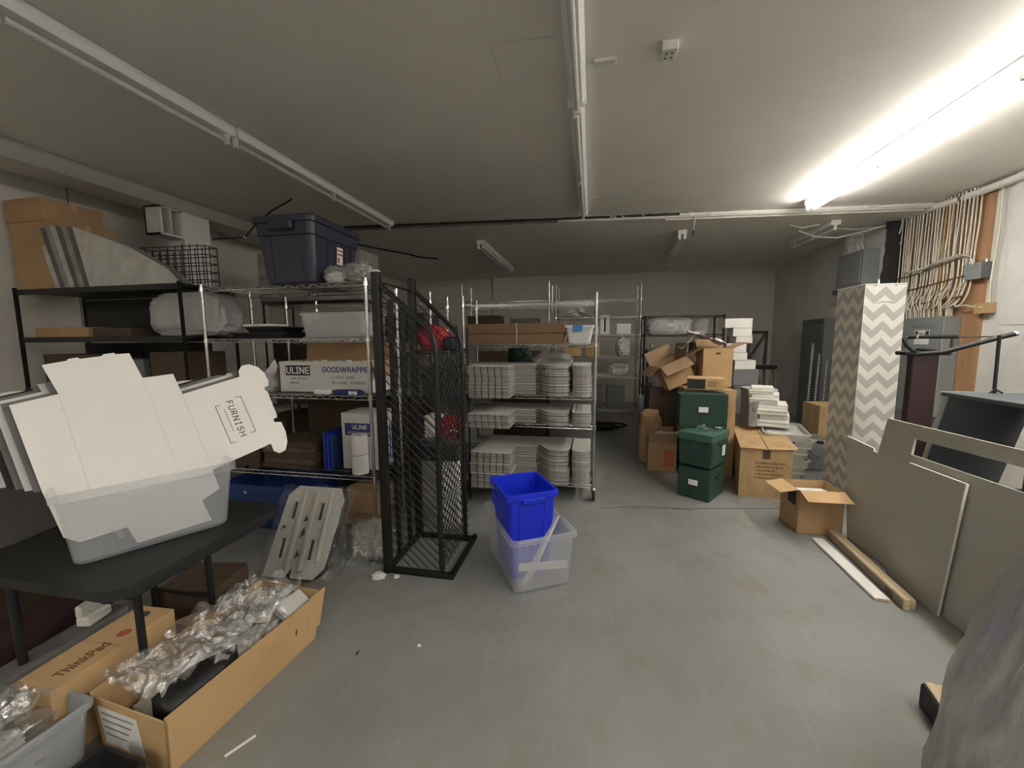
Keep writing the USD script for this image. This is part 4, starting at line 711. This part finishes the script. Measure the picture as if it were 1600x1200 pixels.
# column of white boxes at the back
carton('white lidless box at the bottom of the tall white stack at the back', .40, .36, .5, (2.07, 5.95, 0), 0, 'white_card')
t = thing('storage_bin', 'white plastic bin under the grey box in the tall stack at the back', 'storage bin', (2.06, 5.95, .502)); part(t, 'bin', tub(.36, .34, .35, .9, .012), 'white_plastic', smooth=40); part(t, 'lid', loft([(.185, .175, .345, .03), (.20, .19, .35, .03), (.20, .19, .366, .03), (.18, .17, .37, .03)], 5), 'grey_bin', smooth=30)
t = thing('grey_box', 'dark grey box on the white plastic bin in the tall stack at the back', 'box', (2.02, 5.95, .874), 3); part(t, 'body', box(0, 0, 0, .32, .30, .22, .006), 'grey_bin'); part(t, 'lock_dot', box(.03, -.152, .15, .02, .006, .02, .003), 'chrome_dull')
for k, (w, h, x) in enumerate(((.25, .12, 2.02), (.20, .10, 1.93), (.24, .12, 1.90), (.20, .09, 1.98), (.23, .11, 1.96), (.34, .125, 1.90))):
    carton(f'{ordn[k] if k < 5 else "topmost"} white box{" from the bottom" if 0 < k < 5 else ""} of the tall white stack at the back', w, .26, h, (x, 5.93, 1.096+sum((.12, .10, .12, .09, .11)[:k])+.002*k), (k*41) % 9-4, 'white_card')
t = thing('storage_bin', 'white plastic tub with a rounded lid behind the foam blocks', 'storage bin', (2.10, 5.55, 0), 0); part(t, 'bin', loft([(.15, .14, 0, .04), (.165, .15, .85, .04), (.16, .145, .85, .04)], 6), 'white_plastic', smooth=30); part(t, 'lid', loft([(.17, .155, .84, .05), (.172, .158, .845, .05), (.172, .158, .875, .05), (.15, .135, .885, .05)], 6), 'white_plastic', smooth=30); part(t, 'handle_groove', bx(-.10, .10, -.160, -.155, .80, .815, .002), 'sheet_grey')
for k in range(7):
    t = thing('clear_tray', f'cloudy clear tray, {(ordn+["sixth", "topmost"])[k]}{" from the bottom" if 0 < k < 6 else " one"} of the slanting stack behind the large worn carton', 'tray', (2.10+.012*(k % 3), 4.94-.015*k, .0+.072*k), -16+2*(k % 3)); part(t, 'tray', tub(.42, .66, .085, .96, .012, .003, .03, .015), 'milky_tub', smooth=40)
    if k == 5: part(t, 'blue_label', bx(-.06, .03, -.334, -.3315, .03, .07), 'ink_blue')
    part(t, 'pale_contents', box(0, 0, .012, .34, .54, .05, .01), 'fog_bag')
fz = .525
for k, (x, y, z, w, d, h, rz, m) in enumerate(((2.05, 4.98, fz, .30, .40, .13, -22, 'foam_white'), (2.02, 5.0, fz+.132, .32, .40, .115, -20, 'foam_white'), (1.97, 5.04, fz+.249, .28, .34, .10, -24, 'foam_white'), (1.94, 5.07, fz+.351, .24, .28, .075, -20, 'foam_white'), (1.80, 4.86, fz-.0, .07, .16, .28, -30, 'sheet_grey'))):
    t = thing('foam_block', ['lowest stepped white foam block on the slanting trays', 'second stepped white foam block on the slanting trays', 'third stepped white foam block on the slanting trays', 'topmost stepped white foam block on the slanting trays', 'grey foam piece standing against the left of the white foam blocks'][k], 'packing foam', (x, y, z), rz)
    part(t, 'block', [bx(-w/2, w/2, -d/2, d/2, 0, h*.55, .006), bx(-w/2+.02, w/2, -d/2+.05, d/2, h*.55, h, .006)], m); part(t, 'groove', bx(-w/2-.001, w/2-.01, -d/2-.0012, -d/2+.001, h*.30, h*.36), 'sheet_grey')

# ================================================================== far shelves' contents
t = thing('film_bag', 'big pale bag of clear film on the upper shelf of the low black rack', 'bag', (1.27, 7.24, 1.583)); part(t, 'film', blob(.70, .36, .30, 191, .14, 2.5, 4, .45), 'fog_bag', smooth=True); part(t, 'loose_fold', mv(rot(crumple(.5, .26, .05, 192, 30), 'x', 80), (0, -.17, .15)), 'film_clear', smooth=True)
t = thing('film_bag', 'thin hanging film beside the big pale bag on the low black rack', 'bag', (1.80, 7.24, 1.583)); part(t, 'film', blob(.26, .3, .27, 193, .2, 2.5, 4, .6), 'film_clear', smooth=True)
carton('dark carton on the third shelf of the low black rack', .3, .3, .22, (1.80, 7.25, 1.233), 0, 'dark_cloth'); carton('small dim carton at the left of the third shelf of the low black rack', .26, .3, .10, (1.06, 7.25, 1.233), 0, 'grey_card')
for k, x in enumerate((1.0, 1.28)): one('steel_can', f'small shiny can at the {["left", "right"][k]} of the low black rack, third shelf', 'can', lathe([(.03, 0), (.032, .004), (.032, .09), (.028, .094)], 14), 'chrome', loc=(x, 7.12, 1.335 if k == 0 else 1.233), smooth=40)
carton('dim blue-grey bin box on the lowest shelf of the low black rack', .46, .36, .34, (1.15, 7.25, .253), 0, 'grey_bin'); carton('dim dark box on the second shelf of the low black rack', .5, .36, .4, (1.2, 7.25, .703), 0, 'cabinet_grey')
t = thing('storage_bin', 'dim clear bin of film low in front of the black rack', 'storage bin', (.98, 6.4, 0)); part(t, 'bin', tub(.5, .36, .62, .9), 'clear_tub', smooth=40); part(t, 'film', mv(blob(.42, .28, .56, 195, .2, 3), (0, 0, .01)), 'film_thick', smooth=True)
for k, (x, w, h, z, lb, slot) in enumerate(((.03, .17, .13, 1.593, 'low white box with a dark slot on the tall chrome rack', 'h'), (.215, .155, .33, 1.593, 'upright white box with a dark vertical slot on the tall chrome rack', 'v'), (.53, .24, .18, 1.593, 'plain white box at the right of the tall chrome rack', ''))):
    t = thing('white_box', lb, 'box', (x, 7.18, z)); part(t, 'body', box(0, 0, 0, w, .24, h, .004), 'white_card')
    if slot: part(t, 'slot', bx(*((-.06, .06, -.1212, -.1203, h*.45, h*.6) if slot == 'h' else (-.014, .014, -.1212, -.1203, .04, h-.04))), 'ink')
t = thing('film_bag', 'clear film bag hanging over the shelf edge under the plain white box', 'bag', (.53, 7.2, 1.218)); part(t, 'film', blob(.22, .26, .34, 197, .25, 3, 4, .7), 'fog_bag', smooth=True)
carton('small brown carton on the fourth shelf of the tall chrome rack', .30, .26, .14, (-.33, 7.2, 1.218), 0, 'cardboard_light'); carton('small striped carton right of the brown one on the tall chrome rack', .24, .26, .26, (.02, 7.2, 1.218), 0, 'cardboard_worn')
t = thing('film_bag', 'dim film bundle on the third shelf of the tall chrome rack', 'bag', (.45, 7.22, .878)); part(t, 'film', blob(.36, .28, .22, 199, .25, 3), 'film_thick', smooth=True)
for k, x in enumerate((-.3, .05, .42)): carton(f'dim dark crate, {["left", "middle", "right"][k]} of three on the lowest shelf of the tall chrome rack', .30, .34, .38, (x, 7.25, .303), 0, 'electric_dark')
t = thing('film_bag', 'loose grey plastic bag flopping from the upper shelf above the white basket', 'bag', (-.36, 7.1, 1.898), -6); part(t, 'film', blob(.46, .22, .22, 201, .35, 2.8, 4, .8), 'fog_bag', smooth=True); part(t, 'tail', mv(rot(crumple(.3, .14, .04, 203, 20), 'y', 24), (.22, -.06, .06)), 'fog_bag', smooth=True)
t = thing('tool_heap', 'heap of black hoses on the floor under the tall chrome rack', 'hose', (.05, 6.75, 0)); part(t, 'hose', [tube([(.55*math.cos(a)*(.6+.1*k)+.05*k, .16*math.sin(a)*(1+.1*k), .02+.03*k) for a in np.linspace(0, 2*math.pi, 28)], .018, 6) for k in range(3)], 'black_plastic', smooth=True)
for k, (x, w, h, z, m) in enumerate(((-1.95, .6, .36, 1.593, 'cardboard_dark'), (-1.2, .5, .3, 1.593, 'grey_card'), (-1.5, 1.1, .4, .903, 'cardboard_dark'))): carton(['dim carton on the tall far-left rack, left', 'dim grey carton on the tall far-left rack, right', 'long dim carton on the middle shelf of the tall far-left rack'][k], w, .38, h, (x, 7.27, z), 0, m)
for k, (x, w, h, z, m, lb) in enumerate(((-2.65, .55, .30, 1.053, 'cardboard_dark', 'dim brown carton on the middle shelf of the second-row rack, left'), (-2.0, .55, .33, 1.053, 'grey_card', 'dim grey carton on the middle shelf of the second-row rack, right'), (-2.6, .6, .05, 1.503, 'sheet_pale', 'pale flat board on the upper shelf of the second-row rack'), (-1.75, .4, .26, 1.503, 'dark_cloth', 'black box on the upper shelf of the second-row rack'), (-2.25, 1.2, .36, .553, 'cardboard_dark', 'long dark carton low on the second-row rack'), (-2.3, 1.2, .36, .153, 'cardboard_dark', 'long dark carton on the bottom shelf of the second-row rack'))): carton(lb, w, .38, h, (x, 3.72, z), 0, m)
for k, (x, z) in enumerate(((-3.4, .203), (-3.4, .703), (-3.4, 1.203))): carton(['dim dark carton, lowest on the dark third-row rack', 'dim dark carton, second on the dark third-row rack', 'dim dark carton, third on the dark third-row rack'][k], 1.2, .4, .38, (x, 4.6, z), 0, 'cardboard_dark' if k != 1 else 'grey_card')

# ================================================================== right: patterned box, leaning boards, cabinet, machine, wall gear
t = thing('garment_box', 'tall upright box covered in grey and white zigzag print', 'box', (2.35, 4.10, 0)); part(t, 'body', bx(0, .315, 0, .41, 0, 1.964, .003), 'chevron_cloth'); part(t, 'top_panel', bx(-.003, .318, -.003, .413, 1.964, 1.972, .002), 'white_card'); part(t, 'corner_edge', bx(-.0015, .003, -.0015, .003, .0, 1.964), 'white_card'); part(t, 'hand_slot', tube([(.10, -.001, 1.80), (.13, -.002, 1.815), (.19, -.002, 1.815), (.22, -.001, 1.80)], .003, 5), 'sheet_grey'); part(t, 'cord_stub', tube([(.16, .1, 1.972), (.158, .1, 2.02)], .006, 6), 'paper')
ll = math.radians(4.4); EZ = np.array([math.sin(ll), 0, math.cos(ll)]); EX = np.array([0, -1.0, 0]); EN = np.cross(EX, EZ)
def board(name, lb, poly, th, x0, m='laminate', edge=True, dy=0.0):
    t = thing(name, lb, 'board', (x0, 3.30, 0)); g = prism(poly, th); part(t, 'board', frame(g, (.004, 0, .002), EX, EZ, EN), m)
    ed = poly.buffer(.0007, join_style=2).difference(poly.buffer(-.0002)); part(t, 'edge_band', frame(prism(ed, th-.004, .001), (.004, 0, .002), EX, EZ, EN), 'laminate_edge'); return t
board('cut_board', 'large grey board with a rectangular cut-out, leaning behind the other boards', Polygon([(.0, 0), (1.8, 0), (1.8, .985), (.185, .955), (.155, .70), (.11, .70), (.10, .722), (-.205, .738)]).difference(Polygon([(.43, .15), (1.7, .15), (1.7, .915), (.43, .872)])), .016, 1.925)
board('leaning_board', 'wide plain grey board with a white top edge, leaning in front of the cut-out board', Polygon([(.47, 0), (1.75, 0), (1.75, .80), (.468, .782)]), .016, 1.892)
board('leaning_board', 'narrow plain grey board, frontmost of the leaning boards', Polygon([(.525, 0), (.89, 0), (.895, .745), (.515, .742)]), .016, 1.862)
t = thing('plank', 'flat white plank on the floor before the leaning boards', 'plank', (1.663, 2.856, 0), -1.8); part(t, 'plank', bx(-.039, .039, -.36, .36, 0, .018, .002), 'white_card'); part(t, 'end_grain', bx(-.038, .038, -.3612, -.36, .002, .016), 'pine')
for k, lb in enumerate(('left of two narrow wooden battens on edge beside the white plank', 'right of two narrow wooden battens on edge beside the white plank')):
    t = thing('batten', lb, 'wood', (1.762+.034*k, 2.86+.012*k, 0), -4.4); part(t, 'batten', bx(-.016, .016, -.43, .43, 0, .062-.004*k, .003), 'pine'); part(t, 'weathered_side', bx(-.0168, -.0158, -.42, .42, .004, .050), 'pine_grey'); part(t, 'dark_stain', bx(-.0176, -.0166, -.34, -.27, .008, .044), 'dark_wood')
t = thing('cabinet', 'dark grey open-sided cabinet behind the leaning boards', 'cabinet', (2.19, 2.95, 0))
part(t, 'top', bx(-.02, .46, -1.6, .02, 1.135, 1.16, .003), 'cabinet_grey'); part(t, 'top_trim', bx(-.022, .46, .02, .028, 1.13, 1.163), 'sheet_pale'); part(t, 'end_panel', quad((0, .0, 1.135), (.45, .0, 1.135), (.45, .30, 0), (0, .30, 0), .02), 'cabinet_grey'); part(t, 'end_edge', sq((-.005, .0, 1.14), (-.005, .30, .0), .012, .024), 'sheet_pale')
part(t, 'back_panel', bx(.44, .46, -.36, .0, 0, 1.135), 'cabinet_grey'); part(t, 'end_panel', bx(.0, .46, -1.6, -1.58, 0, 1.135), 'cabinet_grey'); part(t, 'shelf', bx(.02, .44, -1.58, -.02, .55, .57), 'cabinet_grey')
t = thing('pole', 'thin black pole with a splayed foot standing on the dark grey cabinet', 'stand', (2.41, 2.93, 1.161)); part(t, 'rod', tube([(0, 0, 0), (.008, .02, .35)], .009, 8), 'black_metal', smooth=40); part(t, 'foot', [bar((0, 0, .025), (-.03, -.01, .003), .005, 6), bar((0, 0, .025), (.025, .02, .003), .005, 6), bar((0, 0, .025), (.02, -.03, .003), .005, 6)], 'black_metal')
t = thing('upright_stand', 'dark maroon upright stand with black tubular arms, behind the cabinet', 'exercise machine', (2.32, 3.40, 0))
part(t, 'upright', rot(bx(-.05, .11, -.03, .03, .06, 1.38, .006), 'x', 0), 'maroon_board'); part(t, 'base', bx(-.12, .14, -.05, .22, 0, .06, .008), 'black_plastic'); part(t, 'console', [bx(-.12, .17, -.05, .05, 1.375, 1.405, .008), mv(rot(bx(-.05, .12, -.03, .03, 0, .016, .004), 'y', 8), (.03, -.02, 1.405))], 'black_plastic')
part(t, 'arm', tube([(-.13, -.16, 1.385), (.0, -.20, 1.40), (.26, -.28, 1.505), (.30, -.295, 1.52)], .016, 10), 'black_metal', smooth=40); part(t, 'arm_cap', mv(frame(lathe([(.017, 0), (.018, .012), (.010, .016), (.001, .017)], 12), (0, 0, 0), (0, 1, 0), (-.3, .2, .93), (.93, -.2, .33)), (.298, -.294, 1.519)), 'chrome_dull')
part(t, 'upper_bar', tube([(-.17, -.14, 1.505), (.10, -.16, 1.505)], .014, 10), 'black_metal', smooth=40); part(t, 'loop', tube([(-.17, -.14, 1.505), (-.20, -.15, 1.49), (-.19, -.16, 1.45), (-.15, -.16, 1.41), (-.08, -.17, 1.385)], .010, 8), 'black_metal', smooth=40); part(t, 'thin_bar', bar((.10, -.16, 1.503), (.28, -.26, 1.503), .005, 6), 'black_metal'); part(t, 'bracket', [bar((.075, -.16, 1.50), (.06, -.18, 1.42), .007, 6)], 'black_metal'); part(t, 'chrome_clip', [bx(-.13, -.115, -.158, -.138, 1.495, 1.522, .002), bx(-.10, -.092, -.158, -.138, 1.497, 1.52, .002)], 'chrome')
# wall boards and wiring
sb = struct('trim_6', [bx(4.075, 4.1, 5.20, 6.42, .6, 3.1)], 'plywood', 'bare plywood board on the right wall behind the wiring')
struct('trim_7', [bx(4.06, 4.1, 2.0, 4.98, 1.62, 3.1, .003), bx(4.05, 4.1, 2.0, 4.98, 0, 1.615, .003)], 'right_wall_paint', 'raised drywall sheets on the right wall nearest the viewer')
t = thing('breaker_panel', 'grey electrical panel under the cream cables on the right wall', 'electrical panel', (4.0, 5.76, .58)); part(t, 'cabinet', bx(-.09, .074, -.34, .34, 0, 1.16, .006), 'electric_grey'); part(t, 'door', bx(-.104, -.09, -.30, .14, .30, 1.10, .004), 'electric_grey'); part(t, 'label_card', bx(-.1055, -.104, -.18, .04, .84, 1.01), 'paper', label='white card with a dark sketch'); part(t, 'card_print', [frame(tube([(.0, -.16+.03*k, .96+.03*math.sin(k*2.2)) for k in range(6)], .005, 5), (-.1065, 0, 0), (1, 0, 0), (0, 1, 0), (0, 0, 1)), bx(-.1068, -.1055, -.17, -.13, .95, 1.0), bx(-.1068, -.1055, -.01, .03, .95, 1.0)], 'ink'); part(t, 'second_card', bx(-.1055, -.104, -.16, .0, .58, .72), 'paper'); part(t, 'latch', bx(-.112, -.104, .10, .125, .66, .74, .003), 'chrome_dull'); part(t, 'slot_line', bx(-.1052, -.1042, -.24, .10, 1.045, 1.055), 'electric_dark')
t = thing('breaker_panel', 'narrower darker electrical panel left of the grey one', 'electrical panel', (4.0, 6.30, .58)); part(t, 'cabinet', bx(-.06, .074, -.17, .17, 0, 1.15, .006), 'electric_grey'); part(t, 'door', bx(-.07, -.06, -.14, .14, .1, 1.05, .003), 'electric_dark')
t = thing('cable_bundle', 'mass of cream cables fanning down the plywood to the grey panels', 'cables', (4.05, 0, 0)); r = random.Random(17)
for k in range(66):
    y0 = 5.30+.0156*k; x = -.006-.024*(k % 3)-r.uniform(0, .01); y1 = y0+r.uniform(-.012, .012); ye = min(max(5.46+.0125*k+r.uniform(-.05, .05), 5.44), 6.08); zb = 2.0+r.uniform(-.04, .10); s = r.choice((-1, 1))
    pts = [(x, y0, 3.09), (x, y0+r.uniform(-.012, .012), 2.75), (x+r.uniform(-.006, .006), y1+r.uniform(-.016, .016), 2.45), (x, y1, 2.18), (x-.01, y1+r.uniform(-.01, .01), zb), (x-.03, (y1+ye)/2-.05*s, zb-.14), (x-.02, ye, 1.85), (x-.01, ye, 1.742)]
    P = np.array(pts); tt = np.linspace(0, len(P)-1, 26); from_ = [np.interp(tt, range(len(P)), P[:, i]) for i in range(3)]; c = np.stack(from_, 1); c[1:-1] = (c[:-2]+2*c[1:-1]+c[2:])/4
    part(t, 'cable', tube(c, .0068 if k % 4 else .009, 6), r.choice(('cable_cream', 'cable_cream', 'cable_cream', 'cable_white', 'cable_white', 'cardboard_light')), smooth=True)
for z, dz in ((2.28, .10), (2.10, .07), (1.90, .05)): part(t, 'cable_strap', tube([(-.075, 5.32, z+dz), (-.078, 5.7, z+dz*.5), (-.078, 6.1, z), (-.075, 6.34, z)], .007, 6), 'ink_brown', smooth=True)
for k in range(4): part(t, 'cross_cable', tube([(-.085-.006*k, 6.2-.1*k, 2.33-.012*k), (-.088-.006*k, 5.7, 2.36+.008*k), (-.085-.006*k, 5.38, 2.39+.006*k), (-.08-.006*k, 5.26-.006*k, 2.36), (-.07-.004*k, 5.235-.004*k, 2.27)], .007, 6), 'cable_white', smooth=True)
t = thing('junction_box', 'dark grey junction box on the plywood right of the cream cables', 'electrical box', (4.02, 5.245, 2.12)); part(t, 'box', bx(-.03, .08, -.095, .095, 0, .165, .004), 'electric_dark'); part(t, 'cover', bx(-.036, -.03, -.10, .10, -.004, .169, .003), 'electric_grey'); part(t, 'cable_clamp', mv(lathe([(.02, 0), (.02, .03), (.012, .035)], 10), (.02, -.08, .165)), 'chrome_dull')
t = thing('junction_box', 'small bare steel wall box below the dark grey junction box', 'electrical box', (4.03, 5.14, 1.75)); part(t, 'box', bx(-.02, .07, -.07, .07, 0, .11, .003), 'cardboard_worn'); part(t, 'cable_loop', tube([(-.02, .05, .07), (-.05, .14, .10), (-.05, .24, .09), (-.03, .32, .14), (-.02, .34, .3)], .008, 6), 'cable_white', smooth=True); part(t, 'screw', [bx(-.024, -.019, -.03, -.018, .06, .075), bx(-.024, -.019, .0, .012, .06, .075)], 'paper')
one('cable', 'single cable dropping along the plywood edge past the junction box', 'cable', tube([(4.055, 5.10, 3.06), (4.052, 5.08, 2.6), (4.055, 5.11, 2.1), (4.05, 5.09, 1.86)], .009, 6), 'cable_cream', smooth=True)
t = thing('conduit', 'white wrapped conduit running along the top of the right wall', 'pipe', (3.99, 0, 3.0)); part(t, 'pipe', tube([(.03, 1.5, .035), (.03, 5.55, .035), (.02, 5.75, .045), (-.02, 6.05, .055), (-.04, 6.2, .06)], .038, 14), 'white_paint', smooth=40)
for y in (2.6, 3.6, 4.55, 5.5): part(t, 'clamp', frame(lathe([(.038, -.012), (.044, -.012), (.044, .012), (.038, .012)], 14), (.03, y, .035), (1, 0, 0), (0, 0, 1), (0, 1, 0)), 'electric_dark')
part(t, 'end_fitting', mv(lathe([(.02, 0), (.03, .01), (.03, .07), (.02, .08)], 12), (-.06, 6.22, .03)), 'white_plastic')
t = thing('plastic_sheet', 'black plastic sheet hanging from the ceiling seam at the right wall', 'plastic sheet', (3.98, 6.37, 1.93)); part(t, 'sheet', frame(crumple(.30, 1.14, .05, 211, 34, freq=6), (0, 0, .57), (1, .06, 0), (0, 0, 1), (.06, -1, 0)), 'dark_cloth', smooth=True); part(t, 'hanging_wire', tube([(-.03, -.10, 1.15), (-.04, -.10, 1.0), (-.05, -.09, .92)], .007, 6), 'cable_white', smooth=True); part(t, 'pin', [bx(-.02, -.005, -.075, -.06, .80, .815), bx(.03, .045, -.075, -.06, .70, .715)], 'paper')
t = thing('breaker_panel', 'second grey electrical cabinet on the right wall beyond the black sheet', 'electrical panel', (3.80, 6.85, 2.24)); part(t, 'cabinet', bx(-.10, .1, -.30, .30, 0, .50, .006), 'electric_grey'); part(t, 'door', bx(-.112, -.10, -.26, .26, .04, .46, .003), 'electric_grey'); part(t, 'cable_stub', [tube([(-.05, -.2+.1*k, .50), (-.07, -.18+.1*k, .60), (-.02, -.1+.1*k, .72)], .012, 6) for k in range(4)], 'cable_white', smooth=True); part(t, 'riser', bx(-.06, .1, .12, .24, .5, .80), 'white_paint')
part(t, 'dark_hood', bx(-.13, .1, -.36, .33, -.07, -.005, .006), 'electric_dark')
for k, p in enumerate(([(2.55, 6.1, 3.00), (2.75, 6.2, 2.98), (2.95, 6.2, 3.01)], [(2.75, 6.3, 2.97), (3.0, 6.4, 2.90), (3.3, 6.45, 2.88), (3.6, 6.4, 2.94), (3.85, 6.4, 3.0)], [(3.3, 6.5, 3.02), (3.55, 6.5, 2.99), (3.88, 6.5, 3.01)])): one('ceiling_wire', ['short pale wire along the far ceiling near the seam at the right', 'long drooping pale wire under the far ceiling at the right', 'pale wire near the top of the right wall beyond the seam'][k], 'cable', tube(p, .012, 6), 'cable_white', smooth=True)
# tall steel things by the right wall
t = thing('locker', 'dim grey steel locker against the right wall behind the patterned box', 'locker', (3.76, 7.6, 0)); part(t, 'body', bx(-.12, .13, -.34, .34, 0, 1.82, .006), 'locker_grey'); part(t, 'door', bx(-.128, -.12, -.31, .31, .04, 1.74, .003), 'locker_grey'); part(t, 'top_dark_lip', bx(-.132, -.12, -.33, .33, 1.77, 1.80), 'electric_dark')  # lip strip near the top in a darker grey
for k, (x, y, lean, h) in enumerate(((3.30, 6.9, 1.0, 1.42), (3.42, 6.95, 1.2, 1.26), (3.535, 6.95, 1.0, 1.20), (3.63, 6.95, 1.3, 1.30))):
    t = thing('slotted_upright', f'{ordn[k].replace("bottom", "leftmost")} slotted steel upright from the left leaning by the locker', 'shelf post', (x, y, .003), 0, tilt=('y', lean)); part(t, 'post', bx(-.018, .018, -.006, .006, 0, h, .001), 'locker_grey')
    part(t, 'lit_slot_row', [bx(-.006, .006, -.0075, -.006, z, z+.018) for z in np.arange(.25, h-.05, .042)], 'ink_pale')  # pale dabs paint the light that shows through the slots
for k, (x, y) in enumerate(((2.70, 8.2), (3.33, 8.75))):
    t = thing('bar_stool', f'dim {"left" if k == 0 else "right"} bar stool with grey wooden legs in the back corner', 'stool', (x, y, 0), -20+30*k)
    for sx in (-1, 1):
        for sy_ in (-1, 1): part(t, 'leg', sq((sx*.24, sy_*.22, 0), (sx*.15, sy_*.15, .9), .05, .04), 'pine_grey')
    part(t, 'seat', bx(-.22, .22, -.2, .2, .90, .98, .03), 'dark_cloth'); part(t, 'backrest', [bx(-.2, .2, .16, .2, 1.12, 1.60, .02)] if k == 0 else [bx(-.2, -.15, .16, .2, .98, 1.66, .01), bx(.15, .2, .16, .2, .98, 1.66, .01), sq((-.15, .18, 1.1), (.15, .18, 1.6), .04), bx(-.2, .2, .16, .2, 1.6, 1.66, .01)], 'grey_chair'); part(t, 'back_post', [bx(-.18, -.14, .16, .2, .97, 1.2), bx(.14, .18, .16, .2, .97, 1.2)], 'grey_chair')
    part(t, 'foot_rail', [sq((-.2, -.19, .35), (.2, -.19, .35), .03), sq((-.2, .19, .35), (.2, .19, .35), .03)], 'pine_grey')
carton('brown carton behind the patterned box on the right', .36, .4, .68, (2.92, 5.62, 0), 0, 'cardboard_worn')
t = thing('storage_bin', 'dim clear tub with a white and black clip, left of the patterned box', 'storage bin', (2.55, 5.12, 0), 0); part(t, 'bin', tub(.30, .36, .36, .9, .014), 'clear_tub', smooth=40); part(t, 'contents', mv(blob(.22, .28, .26, 221, .2, 3), (0, 0, .01)), 'cabinet_grey', smooth=True); part(t, 'clip', [tube([(-.15, -.19, .365), (.0, -.20, .35), (.14, -.20, .335)], .016, 8)], 'white_plastic', smooth=True); part(t, 'black_clip', tube([(-.07, -.205, .352), (-.01, -.207, .346)], .019, 8), 'black_plastic')
t = thing('wrapped_bundle', 'dim grey rolled sheet lying behind the clear trays by the right wall', 'bundle', (2.75, 5.95, 0)); part(t, 'bundle', blob(.8, .5, .22, 223, .15, 2, 4, .6), 'cabinet_grey', smooth=True)
# film-wrapped roll at the near right
def film_roll(profile, seed, amp):
    p = np.array(profile, float); zs = np.interp(np.linspace(0, 1, 90), np.linspace(0, 1, len(p)), p[:, 1]); rs = np.interp(np.linspace(0, 1, 90), np.linspace(0, 1, len(p)), p[:, 0]); k = np.ones(7)/7
    rs = np.convolve(np.pad(rs, 3, 'edge'), k, 'valid'); v, f = lathe(np.c_[rs, zs], 180)
    a = np.arctan2(v[:, 1], v[:, 0]); q = np.stack([np.cos(a)*7, np.sin(a)*7, v[:, 2]*1.6], 1); w = amp*((meshkit.fbm(q*1.3, 4, seed)-.5)*1.2+.9*(1-2*np.abs(meshkit.noise(q*1.9, seed+3)-.5))**2-.4); rr = np.hypot(v[:, 0], v[:, 1])+1e-9
    return v*np.c_[1+w/np.maximum(rr, .1), 1+w/np.maximum(rr, .1), np.ones(len(v))], f
prof = [(.46, 0), (.47, .2), (.455, .45), (.42, .62), (.375, .80), (.325, .94), (.27, 1.05), (.18, 1.13), (.01, 1.16)]
t = thing('wrapped_roll', 'large grey roll wrapped in shiny clear film at the near right corner', 'roll', (1.42, 1.05, 0)); part(t, 'roll', film_roll([(max(.003, r0-.012), z*.985) for r0, z in prof], 231, .012), 'wrap_core', smooth=True); part(t, 'film', film_roll(prof, 233, .030), 'film_roll', smooth=True); part(t, 'film_overlap', frame(tube([(.0, 0, 0), (.02, 0, .3), (.0, 0, .6)], .004, 5), (-.36, -.27, .1), (.6, -.8, 0), (.8, .6, 0), (0, 0, 1)), 'film_roll', smooth=True)
t = thing('floor_box', 'small black box with a pale wooden top on the floor beside the wrapped roll', 'box', (1.42, 1.68, 0), -12); part(t, 'body', bx(-.10, .12, -.06, .08, 0, .10, .006), 'black_plastic'); part(t, 'top', bx(-.09, .12, -.055, .08, .10, .108, .002), 'pine')
